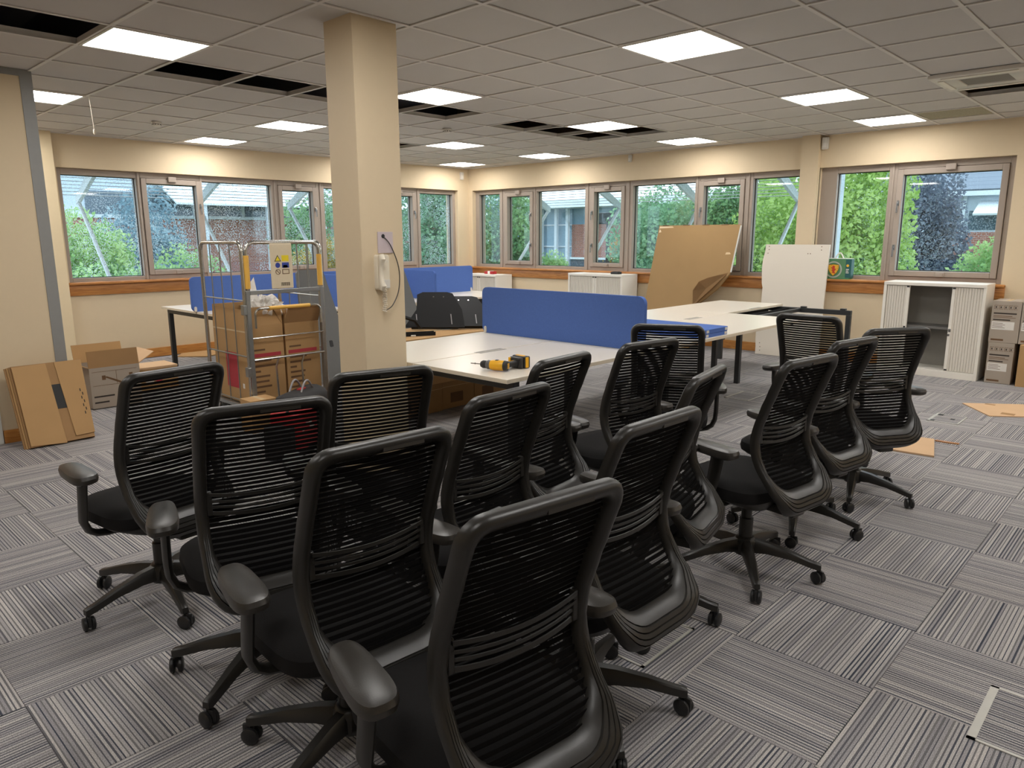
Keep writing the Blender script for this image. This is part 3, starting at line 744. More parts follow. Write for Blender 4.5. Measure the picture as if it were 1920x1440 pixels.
# blue felt screens
def screen(label, size, loc, rz=0, clips=True, name='desk_screen'):
    s = thing(name, label, 'desk screen', loc, rz, 'blue felt desk screens')
    w, h, th = size
    bm = bmesh.new(); prism(bm, rrect(-w/2, w/2, 0, h, .05, 6), -th/2, th/2, Matrix.Rotation(PI/2, 4, 'X')); obj('felt_panel', bm, 'blue_felt', s)
    if clips:
        for x in (-w/2+.035, w/2-.035): 
            bm = bmesh.new(); prism(bm, rrect(x-.014, x+.014, 0.0, .055, .0135, 4), -th/2-.004, th/2+.004, Matrix.Rotation(PI/2, 4, 'X')); obj('clip', bm, 'white_plastic', s)
    return s
screen('large blue felt screen standing across the desks behind the drill', (1.585, .375, .032), (-3.548, 4.256, DZ+.001))
for z, dy, k in ((DZ+.0005, 0, 0), (DZ+.033, .006, 1)):
    s = thing('desk_screen', ['lower of two blue felt screens lying flat on the desk', 'upper of two blue felt screens lying flat on the desk'][k], 'desk screen', (-3.165, 5.30+dy, z), 0, 'blue felt desk screens')
    bm = bmesh.new(); prism(bm, rrect(-.4, .4, -.2, .2, .03, 5), 0, .030); obj('felt_panel', bm, 'blue_felt', s)
    for y in (-.15, .15): one('clip', 'white_plastic', s, box=(.385, .404, y-.018, y+.018, .004, .026), bev=.003)
# bench along the left window
B3Y = [(3.385, 4.765), (4.775, 6.150), (6.160, 7.560)]
for k, (y0, y1) in enumerate(B3Y):
    bench_desk(-8.835, -7.905, y0, y1, ['white desk top at the left window, with its corner left of the roll cage', 'white desk top at the left window, hidden behind the middle blue screens', 'white desk top at the left window, in the far corner'][k], 'desk tops of the window bench')
    bench_desk(-7.885, -6.995, y0, y1, ['white desk top behind the roll cage, inner side of the window bench', 'white desk top behind the cream pillar, inner side of the window bench', 'white desk top behind the black brackets, inner side of the window bench'][k], 'desk tops of the window bench')
wf = thing('bench_trestle', 'black steel frame under the bench of desks by the left window', 'desk frame', (-7.9, 5.45, 0))
for y in (3.46, 7.48):
    part(wf, 'end_rail', 'black_metal', [(-8.80, -7.03, y-.025, y+.025, .652, .704)])
    for x in (-8.80, -7.08): part(wf, 'leg', 'black_metal', [(x, x+.05, y-.025, y+.025, 0, .652)])
for y in (4.77, 6.155):
    part(wf, 'cross_rail', 'black_metal', [(-8.72, -7.12, y-.025, y+.025, .655, .704)])
    for x in (-8.72, -7.17): part(wf, 'leg', 'black_metal', [(x, x+.05, y-.025, y+.025, 0, .655)])
for x in (-8.15, -7.67): part(wf, 'long_rail', 'black_metal', [(x, x+.04, 3.49, 7.45, .66, .70)])
part(wf, 'end_panel', 'grey_sheet', [(-7.86, -7.05, 7.40, 7.42, .06, .70)], bev=.002)
for k, (y0, y1) in enumerate(B3Y):
    screen(['blue felt screen along the window bench, behind the roll cage', 'blue felt screen along the window bench, behind the pillar', 'blue felt screen along the window bench, at its far corner end'][k], (y1-y0-.01, .372, .03), (-7.895, (y0+y1)/2-.05, DZ+.001), PI/2)
screen('short blue felt return screen between the roll cage and the pillar', (.76, .362, .03), (-7.49, 4.74, DZ+.001))
screen('short blue felt return screen right of the pillar', (.76, .362, .03), (-7.49, 6.12, DZ+.001))
# dark grey panels leaning on the bench edge
def lean(label, y0, y1, top, foot, name='grey_divider'):
    s = thing(name, label, 'panel', (foot, (y0+y1)/2, 0), 0, 'grey panels leaning on the window bench')
    L = math.hypot(top[1], foot-top[0]); a = math.atan2(foot-top[0], top[1]); hy = (y1-y0)/2
    T = Matrix.Rotation(-a, 4, 'Y') @ Matrix.Rotation(PI/2, 4, 'Z') @ Matrix.Rotation(PI/2, 4, 'X')
    bm = bmesh.new(); prism(bm, [(-hy, 0.012), (hy, .012), (hy*.52, L-.03), (hy*.52-.03, L), (-hy*.52+.03, L), (-hy*.52, L-.03)], 0, .028, T); obj('plate', bm, 'grey_sheet', s)
    bm = bmesh.new(); prism(bm, rrect(hy*.2-.02, hy*.2+.02, .38, .45, .012, 4), -.004, .032, T); obj('slot', bm, 'gasket', s)
    bm = bmesh.new(); lathe(bm, [(.014, .027), (.014, .033), (.008, .036)], 12, T @ Matrix.Translation((hy*.55, .42, 0))); obj('bolt', bm, 'steel', s, True)
lean('tall dark grey panel leaning just right of the pillar', 4.84, 5.66, (-6.955, 1.17), -6.62)
lean('tall dark grey panel leaning behind the roll cage', 3.90, 4.52, (-6.955, 1.17), -6.58)

# ------------------------------------------------------------------ cabinets
def cabinet(x0, x1, y0, y1, h, label, lt=None, rt=None, open_=False):
    c = thing('tambour_cabinet', label, 'cabinet', ((x0+x1)/2, y0, 0))
    P = lambda n, m, bs, bev=.002: part(c, n, m, bs, bev)
    P('top_panel', 'white_lacquer', [(x0, x1, y0-.004, y1, h-.035, h)], .003)
    P('side_panel', 'white_lacquer', [(x0, x0+.03, y0, y1, 0, h-.035)]); P('side_panel', 'white_lacquer', [(x1-.03, x1, y0, y1, 0, h-.035)])
    P('back_panel', 'cab_inside', [(x0+.03, x1-.03, y1-.02, y1, .07, h-.035)], 0); P('plinth', 'white_lacquer', [(x0+.03, x1-.03, y0, y1-.02, 0, .075)])
    if open_: P('shelf', 'shelf_grey', [(x0+.031, x1-.031, y0+.06, y1-.021, .515, .54)], .001)
    for (a, b_, s) in ((x0+.032, lt, 1), (rt, x1-.032, -1)):
        d = P('door', 'tambour', [(a, b_, y0+.022, y0+.03, .077, h-.038)], 0)
        n = max(4, int((b_-a)/.0235)); w = (b_-a)/n; ox, oy, oz = c.location
        bm = bmesh.new(); bx(bm, -w*.44, w*.44, -.005, .005, .079, h-.04, bev=.003, seg=1); me = None
        for k in range(n):
            if me is None: sl = obj('slat', bm, 'tambour', d); me = sl.data
            else: sl = bpy.data.objects.new('slat', me); col.objects.link(sl); sl.parent = d
            sl.location = (a+w*(k+.5)-ox, .019, 0)
        e = b_ if s > 0 else a
        P('lead_edge', 'white_lacquer', [(min(e, e-s*.03), max(e, e-s*.03), y0+.004, y0+.02, .077, h-.038)], .002)
        for z in (h-.048, .09): P('end_stop', 'gasket', [(e-s*.03, e-s*.004, y0+.0, y0+.012, z-.008, z+.008)] if s > 0 else [(e+.004, e+.03, y0, y0+.012, z-.008, z+.008)], .001)
        if s < 0: P('lock', 'steel', [(e+.006, e+.03, y0-.012, y0+.006, .5, .535), (e+.002, e+.022, y0-.008, y0+.006, .455, .48)], .004)
        else: P('handle_cup', 'gasket', [(e-.028, e-.008, y0-.003, y0+.006, .50, .53)], .002)
    return c
cabinet(-2.60, -1.612, 8.83, 9.222, 1.012, 'white tambour cabinet with its shutters half open under the right window', -2.335, -1.925, True)
cabinet(-7.14, -6.135, 8.83, 9.222, .968, 'white tambour cabinet with closed shutters under the back window', -6.642, -6.636)
cabinet(-9.55, -8.70, 8.83, 9.222, .885, 'white cabinet tucked into the far room corner', -9.13, -9.124)
tag(one('paper_sheet', 'print_white', box=(-2.30, -2.10, 8.87, 9.0, .0755, .079)), 'white paper lying inside the open cabinet', 'paper')
o = thing('charger_block', 'small black box on the closed tambour cabinet', 'small box', (-6.35, 8.98, .969)); one('casing', 'gasket', o, box=(-.07, .07, -.045, .045, 0, .035), bev=.006); one('lid', 'drill_black', o, box=(-.05, .05, -.03, .03, .035, .041), bev=.003)
o = thing('snack_packet', 'small red and white packet on the corner cabinet', 'packet', (-9.05, 9.05, .886)); bm = bmesh.new(); loft(bm, [[(x*(1 if k in (0, 4) else 1), y*w, .022+z) for x, y, z in ((-.1, -.05, 0), (.1, -.05, 0), (.1, .05, 0), (-.1, .05, 0))] for k, (w, _) in enumerate(((1, 0),))]+[[(-.1, -.05, .045), (.1, -.05, .05), (.1, .05, .045), (-.1, .05, .05)]]); 
for v in bm.verts:
    if v.co.z < .03: v.co.z = .001
obj('wrapper', bm, 'tool_red', o); one('band', 'print_white', o, box=(-.02, .035, -.051, .051, .001, .0515))

# ------------------------------------------------------------------ leaning boards, cartons, floor sheets
bc = thing('cardboard_sheet', 'large brown cardboard sheet with a torn corner leaning on the back window', 'cardboard', (-5.78, 8.80, 0))
a = math.atan2(.375, 1.66); T = Matrix.Rotation(-a, 4, 'X') @ Matrix.Rotation(PI/2, 4, 'X')
bm = bmesh.new(); prism(bm, [(-.03, .008), (.80, .008), (.80, .60), (.93, .70), (1.08, .84), (1.225, 1.05), (1.268, 1.70), (.04, 1.70)], 0, .03, T); obj('sheet', bm, 'cardboard_big', bc)
bm = bmesh.new(); prism(bm, [(1.228, 1.07), (1.236, 1.07), (1.276, 1.69), (1.268, 1.69)], .002, .028, T); obj('pale_edge', bm, 'print_white', bc)
bm = bmesh.new()
cr = [(.76, .60, .034), (.74, .80, .05), (.82, .92, .075), (.93, .98, .05), (1.20, 1.06, .034), (1.06, .86, .09), (.92, .72, .085), (.81, .62, .06), (.92, .84, .03)]
vv = [bm.verts.new(T @ Vector((p[0], p[1], p[2]))) for p in cr]
for q in ((0, 1, 8), (1, 2, 8), (2, 3, 8), (3, 4, 8), (4, 5, 8), (5, 6, 8), (6, 7, 8), (7, 0, 8)): bm.faces.new([vv[i] for i in q])
bmesh.ops.solidify(bm, geom=bm.faces[:], thickness=.004); obj('torn_flap', bm, 'cardboard_dark', bc)
for x in (.10, .42, .72, 1.0): 
    bm = bmesh.new(); prism(bm, [(x, 1.694), (x+.10, 1.694), (x+.10, 1.704), (x, 1.704)], .0, .034, T); obj('staple_slot', bm, 'print_brown', bc)
for x0, z0, x1, z1 in ((.045, 1.66, .28, 1.685), (.05, 1.60, .09, 1.64), (1.12, 1.30, 1.2, 1.33)): 
    bm = bmesh.new(); prism(bm, [(x0, z0), (x1, z0+.006), (x1-.02, z1), (x0+.01, z1)], .0295, .0315, T); obj('tape', bm, 'tape_pale', bc)
wbd = thing('white_board', 'white desk board with drilled holes standing upright against the pilaster', 'board', (-4.155, 9.06, 0))
a = math.atan2(.10, 1.41); T = Matrix.Rotation(-a, 4, 'X') @ Matrix.Rotation(PI/2, 4, 'X')
po = [(0.0, .004), (.81, .004), (.815, 1.41), (.012, 1.41), (.012, 1.33), (-.01, 1.22), (-.012, 1.1), (.004, .92), (.02, .86), (.02, .56), (.004, .50), (-.012, .32), (-.01, .2), (0, .1)]
bm = bmesh.new(); prism(bm, po, 0, .025, T); obj('panel', bm, 'desk_white', wbd)
for x, z in ((.06, 1.385), (.06, 1.345), (.05, 1.30), (.72, 1.385), (.72, 1.345), (.56, 1.30), (.59, 1.30), (.05, .15), (.06, .10), (.06, .055)):
    bm = bmesh.new(); lathe(bm, [(.006, .024), (.006, .0262)], 10, T @ Matrix.Translation((x, z, 0))); obj('screw_hole', bm, 'print_brown', wbd)
# flattened cartons leaning on the partition
fc = thing('flat_carton', 'pile of flattened brown cartons leaning on the partition, black tape between flaps', 'cardboard', (-6.06, 1.31, 0))
def leanx(dx, z, th): a_ = math.atan2(dx, z); return Matrix.Rotation(-a_, 4, 'Y') @ Matrix.Rotation(PI/2, 4, 'Z') @ Matrix.Rotation(PI/2, 4, 'X')
T = leanx(.245, .60, 0)
for k, (o0, m_) in enumerate(((-.05, 'cardboard_dark'), (-.036, 'cardboard'), (-.022, 'cardboard_dark'), (-.008, 'cardboard_dark'))):
    bm = bmesh.new(); d = .012*(3-k); prism(bm, [(-d, .012), (.425+d*.3, .018), (.45, .634-d*.2), (-.01-d, .632)], o0, o0+.012, T); obj('sheet', bm, m_, fc)
for q in ([(0, .022), (.232, .004), (.212, .628), (-.008, .62)], [(.300, .045), (.43, .05), (.452, .63), (.268, .63)]):
    bm = bmesh.new(); prism(bm, q, .005, .012, T); obj('flap', bm, 'cardboard', fc)
bm = bmesh.new(); prism(bm, [(.212, .27), (.302, .27), (.294, .46), (.212, .46)], .0041, .0065, T); obj('black_tape', bm, 'gasket', fc)
for k in range(7):
    bm = bmesh.new(); prism(bm, [(.395+.012*(k % 2), .20+.03*k), (.402+.012*(k % 2), .20+.03*k), (.402+.012*(k % 2), .222+.03*k), (.395+.012*(k % 2), .222+.03*k)], .0121, .0128, T); obj('print_mark', bm, 'print_black', fc)
# open carton with grey printed front
def open_carton(name, label, x0, x1, y0, y1, h, m, flaps, z0=0, group=None):
    c = thing(name, label, 'carton', (x0, y0, z0), 0, group)
    bm = bmesh.new(); w, d = x1-x0, y1-y0; t_ = .006
    for b_ in ((0, w, 0, t_, 0, h), (0, w, d-t_, d, 0, h), (0, t_, t_, d-t_, 0, h), (w-t_, w, t_, d-t_, 0, h), (0, w, 0, d, 0, t_)): bx(bm, *b_)
    obj('carton_body', bm, m, c)
    for side, L, ang, fm in flaps:
        bm = bmesh.new()
        if side == '+X': bx(bm, -t_, 0, 0, d, 0, L, T=TM((w, 0, h), ry=ang))
        if side == '-X': bx(bm, 0, t_, 0, d, 0, L, T=TM((0, 0, h), ry=-ang))
        if side == '+Y': bx(bm, 0, w, -t_, 0, 0, L, T=TM((0, d, h), rx=-ang))
        if side == '-Y': bx(bm, 0, w, 0, t_, 0, L, T=TM((0, 0, h), rx=ang))
        obj('flap', bm, fm, c)
    return c
gc = open_carton('open_carton', 'open carton with a grey printed front beside the partition', -7.50, -7.10, 2.045, 2.47, .375, 'cardboard_grey', [('+X', .15, -.15, 'cardboard_dark'), ('-X', .17, .25, 'cardboard'), ('+Y', .17, 1.0, 'cardboard_pale'), ('-Y', .16, 1.1, 'cardboard')])
gx = .4006
for y0, y1, z0, z1, m_ in ((.02, .19, .105, .119, 'print_black'), (.02, .14, .052, .066, 'print_black'), (.10, .13, .26, .30, 'print_brown'), (.33, .36, .27, .30, 'print_brown'), (.02, .40, .335, .338, 'print_brown'), (.02, .40, .21, .213, 'print_brown'), (.22, .223, .213, .335, 'print_brown')):
    one('print_mark', m_, gc, box=(gx-.0005, gx+.0008, y0, y1, z0, z1))
bm = bmesh.new(); prism(bm, [(.12, .285), (.14, .29), (.26, .23), (.25, .215)], gx-.0005-.4, gx+.0008-.4, Matrix.Translation((.4, 0, 0)) @ Matrix.Rotation(PI/2, 4, 'Z') @ Matrix.Rotation(PI/2, 4, 'X')); obj('print_mark', bm, 'print_brown', gc)
lc = thing('low_carton', 'low carton with a pale lid behind the leftmost chair', 'carton', (-7.90, 2.60, 0))
one('carton_body', 'cardboard', lc, box=(0, .33, 0, .40, 0, .225)); one('lid', 'cardboard_pale', lc, box=(-.004, .334, -.004, .404, .225, .245), bev=.002)
one('shipping_label', 'print_white', lc, box=(.3305, .3312, .08, .16, .08, .15)); one('shipping_label', 'print_red', lc, box=(.3305, .3312, .18, .24, .08, .15))
def floor_sheet(label, pts, z=.004, m_='cardboard_pale', marks=()):
    cx, cy = sum(p[0] for p in pts)/len(pts), sum(p[1] for p in pts)/len(pts)
    s = thing('cardboard_piece', label, 'cardboard', (cx, cy, 0))
    bm = bmesh.new(); prism(bm, [(p[0]-cx, p[1]-cy) for p in pts], .001, .001+z); obj('sheet', bm, m_, s)
    for x0, x1, y0, y1 in marks: one('tape', 'tape_pale' if m_ != 'cardboard_pale' else 'cardboard_dark', s, box=(x0-cx, x1-cx, y0-cy, y1-cy, .001+z, .0015+z))
    return s
floor_sheet('flat brown cardboard on the carpet by the left skirting', [(-9.55, 3.80), (-9.28, 4.05), (-9.42, 4.55), (-9.76, 4.4), (-9.78, 3.95)], .012, 'cardboard')
floor_sheet('pale cardboard square on the carpet at the right edge', [(-1.46, 7.55), (-1.175, 7.15), (-.80, 7.42), (-1.03, 7.86)], .008, 'cardboard_pale', [(-1.12, -1.02, 7.28, 7.36), (-1.3, -1.22, 7.62, 7.66)])
floor_sheet('pale board piece on the carpet below the rightmost chair', [(-1.50, 5.50), (-1.20, 5.53), (-1.315, 6.01), (-1.62, 5.97)], .012, 'cardboard_pale')
o = thing('wood_offcut', 'thin wooden offcut on the carpet beside the pale board piece', 'offcut', (-1.23, 6.01, 0)); bm = bmesh.new(); prism(bm, [(-.078, -.016), (0, -.02), (.076, -.004), (.078, .016), (-.076, .012)], .001, .008); obj('strip', bm, 'sill_wood', o)
floor_sheet('small cardboard scrap on the carpet in the middle of the room', [(-2.02, 5.05), (-1.92, 5.02), (-1.90, 5.10)], .004, 'cardboard')
# floor boxes
def floor_box(label, x0, x1, y0, y1, half=False, bits=True):
    f = thing('floor_box', label, 'floor box', ((x0+x1)/2, (y0+y1)/2, 0)); w, d = (x1-x0)/2, (y1-y0)/2; t_ = .011
    bm = bmesh.new()
    for q in ((-w, -w+(2.2*t_), -d, d), (w-t_, w, -d, d), (-w, w, -d, -d+t_), (-w, w, d-t_, d)): bx(bm, q[0], q[1], q[2], q[3], .0005, .004)
    obj('rim', bm, 'tile_metal', f)
    me = f
    bm = bmesh.new(); ul_ = None; bx(bm, -w+t_, w-t_, -d+t_, d-t_, .0003, .0022); ul_ = bm.loops.layers.uv.new('UVMap')
    for fa in bm.faces:
        for l in fa.loops: l[ul_].uv = (l.vert.co.y/.5+.5, l.vert.co.x/.5+.5)
    obj('lid', bm, 'carpet', f)
    if bits:
        for q in ((-w+.02, -w+.06, d-.07, d-.02), (-w+.02, -w+.05, -d+.02, -d+.06), (w-.09, w-.06, -.01, .02)): one('cable_notch', 'gasket', f, box=(q[0], q[1], q[2], q[3], .002, .0045))
floor_box('rectangular floor box lid with metal rim at the lower right corner', -.345, .02, 2.385, 2.745, bits=False)
floor_box('floor box with black cable notches near the pale cardboard square', -1.53, -1.30, 6.65, 6.985)
floor_box('floor box lid on the carpet before the bare desk frame', -3.19, -2.95, 6.33, 6.72, bits=False)
floor_box('floor box rim half under the chairs on the right', -1.62, -1.27, 2.02, 2.38, bits=False)
# printer cartons at the right edge
def tall_carton(label, x0, x1, y0, y1, z0, z1, m_='cardboard_grey', plain=False):
    c = thing('tall_carton', label, 'carton', ((x0+x1)/2, y0, z0), 0, 'cartons at the right edge'); w, h = (x1-x0)/2, z1-z0
    one('carton_body', m_, c, box=(-w, w, 0, y1-y0, 0, h), bev=.004)
    one('tape', 'tape_pale', c, box=(-.02, .02, .005, y1-y0-.005, h, h+.0008))
    if plain: return
    def mk(x, z, ww, hh, m2='print_brown', n='print_mark'): return one(n, m2, c, box=(x, x+ww, -.0012, .0, z, z+hh))
    for k in range(5):
        mk(-w+.02+.042*k, h-.085, .034, .003); mk(-w+.02+.042*k, h-.048, .034, .003); mk(-w+.02+.042*k, h-.085, .003, .037); mk(-w+.031+.042*k, h-.075, .010, .018, 'print_black')
    mk(-w+.02, h-.135, 2*w-.055, .014, 'print_black'); mk(-w+.02, h-.158, 2*w-.09, .006); mk(-w+.02, h-.172, 2*w-.06, .005); mk(-w+.02, h-.20, 2*w-.105, .012, 'print_black')
    lb = one('shipping_label', 'print_white', c, box=(-w+.012, w-.045, -.0015, 0, h-.295, h-.212))
    for k in range(4): one('print_line', 'print_brown', lb, box=(-w+.02, -w+.02+(.11 if k % 2 else .09), -.0022, -.0014, h-.232-.015*k, h-.228-.015*k))
    mk(-w+.02, .02, .11, .018, 'print_brown')
tall_carton('grey carton with a white label standing on the carpet by the cabinet', -1.545, -1.315, 8.86, 9.2, 0, .425)
tall_carton('grey carton with a white label stacked on top, beside the cabinet', -1.552, -1.298, 8.86, 9.2, .4265, .855)
tall_carton('grey carton with a white label on top, cut by the right edge', -1.292, -1.04, 8.86, 9.2, .4265, .855)
tall_carton('plain brown carton on the carpet cut by the right edge', -1.262, -.90, 8.80, 9.2, 0, .4255, 'cardboard', True)
# cartons beneath and beside the middle bench
for k, (x0, x1, y0, y1, z0, z1, lb) in enumerate(((-5.20, -4.77, 3.55, 4.155, 0, .30, 'brown carton on the carpet under the desks, left one of the row'), (-5.20, -4.79, 4.17, 4.56, 0, .30, 'brown carton on the carpet under the desks, middle one of the row'), (-5.20, -4.80, 4.575, 5.10, 0, .30, 'brown carton on the carpet under the desks, right one of the row'))):
    c = thing('low_carton', lb, 'carton', (x0, y0, z0), 0, 'cartons behind the middle bench')
    one('carton_body', 'cardboard_dark', c, box=(0, x1-x0, 0, y1-y0, 0, z1-z0), bev=.004)
    one('tape', 'tape_pale', c, box=(0, x1-x0+.0008, .0, y1-y0, .20, .203)); one('print_mark', 'print_brown', c, box=(x1-x0, x1-x0+.001, .1, .25, .05, .14))
c = thing('large_carton', 'large brown carton behind the middle bench with black brackets on it', 'carton', (-5.20, 3.55, .301), 0, 'cartons behind the middle bench')
one('carton_body', 'cardboard', c, box=(0, .62, 0, 1.30, 0, .40), bev=.004); one('tape', 'tape_pale', c, box=(.28, .34, .0, 1.3, .40, .4008))
CT = .7022
# black steel brackets lying on that carton
def bracket(label, loc, rz, tilt, tall):
    b_ = thing('steel_bracket', label, 'bracket', loc, rz, 'black brackets on the large carton')
    T = Matrix.Rotation(tilt, 4, 'X') @ Matrix.Rotation(PI/2, 4, 'X')
    bm = bmesh.new(); prism(bm, [(-.27, 0), (.27, 0), (.24, tall*.5), (.15, tall*.96), (.10, tall), (-.12, tall), (-.17, tall*.93), (-.17, tall*.5)], 0, .006, T); obj('plate', bm, 'black_sheet', b_)
    for x in (-.16, .15):
        bm = bmesh.new(); prism(bm, [(x, .03), (x+.008, .03), (x-.005, .13), (x-.013, .13)], -.001, .0075, T); obj('slot', bm, 'cable_grey', b_)
    for x in (-.02, .07):
        bm = bmesh.new(); lathe(bm, [(.007, -.001), (.007, .0085)], 10, T @ Matrix.Translation((x, tall*.86, 0))); obj('screw', bm, 'steel', b_)
    bm = bmesh.new(); prism(bm, [(-.21, 0), (.21, 0), (.21, .03), (-.21, .03)], -.03, .0, T); obj('flange', bm, 'black_sheet', b_)
bracket('black steel bracket plate leaning upright on the carton', (-4.93, 4.22, CT+.02), math.radians(43), -.55, .35)
bracket('second black steel bracket plate resting against the first one', (-4.80, 4.40, CT+.024), math.radians(43), -.75, .34)
o = thing('bracket_arm', 'black hooked steel arm sticking out left of the brackets', 'bracket', (-5.05, 4.02, CT)); bm = bmesh.new(); tube(bm, [(0.05, .1, .02), (.03, .05, .09), (-.02, -.04, .125), (-.06, -.09, .12)], .018, 6); tube(bm, [(-.06, -.09, .11), (-.065, -.095, .165)], .009, 6); obj('arm', bm, 'black_sheet', o, True)
o = thing('cable_tray', 'flat black tray on the carton beside the pillar', 'tray', (-4.76, 3.83, CT), math.radians(62)); one('tray', 'black_sheet', o, boxes=[(-.19, .19, -.035, .035, 0, .006), (-.19, .19, -.035, -.03, .006, .03), (-.19, .19, .03, .035, .006, .03)]); one('end_clip', 'print_white', o, box=(-.02, .02, -.045, -.036, 0, .012), bev=.003)

# ------------------------------------------------------------------ roll cage with its load
rc = thing('roll_cage', 'galvanised roll cage trolley with yellow grips, loaded with brown cartons', 'roll cage', (-5.855, 3.10, 0))
NX, LX, NY, RY = .365, -.365, -.352, .352
def rct(name, m_, pts, r, n=8, par=None):
    bm = bmesh.new(); tube(bm, pts, r, n); return obj(name, bm, m_, par or rc, True)
def utube(p0, p1, ztop, z0, r=.07):
    p0, p1 = Vector(p0), Vector(p1); d = (p1-p0).normalized(); out = [(*p0, z0)]
    for k in range(7): a = PI/2*k/6; q = p0+d*(r-r*math.cos(a)); out.append((q.x, q.y, ztop-r+r*math.sin(a)))
    for k in range(7): a = PI/2*k/6; q = p1-d*(r-r*math.sin(a)); out.append((q.x, q.y, ztop-r+r*math.cos(a)))
    out.append((*p1, z0)); return out
bm = bmesh.new(); bx(bm, LX-.01, NX+.01, NY-.01, RY+.01, .125, .155, bev=.004); obj('platform', bm, 'galvanised', rc)
for x in (LX+.06, NX-.06):
    for y in (NY+.06, RY-.06):
        bm = bmesh.new(); lathe(bm, [(.02, -.016), (.05, -.016), (.052, -.01), (.052, .01), (.05, .016), (.02, .016)], 16, Matrix.Translation((x, y+.02, .053)) @ Matrix.Rotation(PI/2, 4, 'Y')); w_ = obj('caster_wheel', bm, 'caster', rc, True)
        one('caster_fork', 'galvanised', w_, boxes=[(x-.024, x-.018, y-.02, y+.035, .04, .122), (x+.018, x+.024, y-.02, y+.035, .04, .122), (x-.024, x+.024, y-.02, y+.035, .112, .124)])
lf = rct('side_frame', 'chrome', utube((LX, NY), (NX-.01, NY), 1.475, .155), .0165, 10)
for k in (1, 2, 3): rct('bar', 'galvanised', [(LX+.175*k, NY, .165), (LX+.175*k, NY, 1.46)], .0055, 6, lf)
for z in (.19, .57, 1.02): rct('bar', 'galvanised', [(LX, NY, z), (NX-.01, NY, z)], .0065, 6, lf)
rf = rct('side_frame', 'chrome', utube((LX, RY), (NX-.01, RY), 1.475, .155), .0165, 10)
for k in (1, 2, 3): rct('bar', 'galvanised', [(LX+.175*k, RY, .165), (LX+.175*k, RY, 1.46)], .0055, 6, rf)
for z in (.19, .57, 1.02): rct('bar', 'galvanised', [(LX, RY, z), (NX-.01, RY, z)], .0065, 6, rf)
uf = rct('upper_gate', 'chrome', utube((NX, NY+.03), (NX, RY-.02), 1.475, 1.09), .0155, 10)
for y in (.125, .215): rct('bar', 'galvanised', [(NX, y, 1.10), (NX, y, 1.465)], .005, 6, uf)
for y in (NY+.03, RY-.02): rct('grip', 'yellow_sleeve', [(NX, y, 1.115), (NX, y, 1.375)], .022, 10, uf)
bm = bmesh.new()
for b_ in ((NX-.018, NX+.018, NY, NY+.036, .155, 1.10), (NX-.018, NX+.018, RY-.036, RY, .155, 1.10), (NX-.016, NX+.016, NY+.036, RY-.036, 1.066, 1.10)): bx(bm, *b_, bev=.004)
lg = obj('lower_gate', bm, 'galvanised', rc)
for z, r in ((.72, .006), (.545, .010)): rct('bar', 'chrome', [(NX+.02, NY+.03, z), (NX+.02, RY-.03, z)], r, 8, lg)
for y in (-.12, .115): rct('bar', 'chrome', [(NX+.02, y+.01, .545), (NX+.01, y-.01, .47), (NX+.01, y, .16)], .009, 8, lg)
rct('gate_handle', 'chrome', utube((NX+.03, NY+.06), (NX+.03, RY-.05), .955, .80, .05), .010, 8, lg)
rct('grip', 'yellow_sleeve', [(NX+.03, -.17, .955), (NX+.03, .20, .955)], .016, 10, lg)
for z in (.95, .45): one('hinge', 'galvanised', lg, box=(NX-.03, NX+.022, NY-.03, NY, z-.04, z+.04), bev=.005)
pl = one('sign_plate', 'plate_cream', rc, box=(NX+.016, NX+.028, -.128, .066, 1.105, 1.468), bev=.006)
def dec(name, m_, y0, y1, z0, z1): return one(name, m_, pl, box=(NX+.0275, NX+.0292, y0, y1, z0, z1))
dec('raised_pocket', 'plate_cream', -.115, .052, 1.395, 1.46)
for (y, z) in ((-.066, 1.345),):
    bm = bmesh.new(); prism(bm, [(y-.03, z-.022), (y+.03, z-.022), (y, z+.03)], 0, .0016, Matrix.Translation((NX+.0278, 0, 0)) @ Matrix.Rotation(PI/2, 4, 'Z') @ Matrix.Rotation(PI/2, 4, 'X')); tr = obj('warning_triangle', bm, 'print_black', pl)
    bm = bmesh.new(); prism(bm, [(y-.021, z-.017), (y+.021, z-.017), (y, z+.02)], .0014, .0022, Matrix.Translation((NX+.0278, 0, 0)) @ Matrix.Rotation(PI/2, 4, 'Z') @ Matrix.Rotation(PI/2, 4, 'X')); obj('triangle_face', bm, 'print_yellow', pl)
dec('yellow_sticker', 'print_yellow', -.03, .032, 1.325, 1.372); dec('blue_sticker', 'print_blue', -.03, .032, 1.272, 1.314); dec('sticker_inset', 'pale_cladding', -.02, .018, 1.273, 1.2935)
RXM = Matrix.Translation((NX+.0278, 0, 0)) @ Matrix.Rotation(PI/2, 4, 'Z') @ Matrix.Rotation(PI/2, 4, 'X')
bm = bmesh.new(); lathe(bm, [(.021, 0), (.021, .0016)], 20, RXM @ Matrix.Translation((-.068, 1.293, 0))); obj('blue_disc', bm, 'print_blue', pl); dec('disc_bar', 'print_white', -.071, -.065, 1.278, 1.308)
bm = bmesh.new()
for k in range(20):
    a0, a1 = 2*PI*k/20, 2*PI*(k+1)/20; prism(bm, [(-.068+.022*math.cos(a0), 1.24+.022*math.sin(a0)), (-.068+.022*math.cos(a1), 1.24+.022*math.sin(a1)), (-.068+.018*math.cos(a1), 1.24+.018*math.sin(a1)), (-.068+.018*math.cos(a0), 1.24+.018*math.sin(a0))], 0, .0016, RXM)
prism(bm, [(-.083, 1.253), (-.080, 1.256), (-.053, 1.227), (-.056, 1.224)], 0, .0016, RXM); obj('prohibition_ring', bm, 'print_brown', pl)
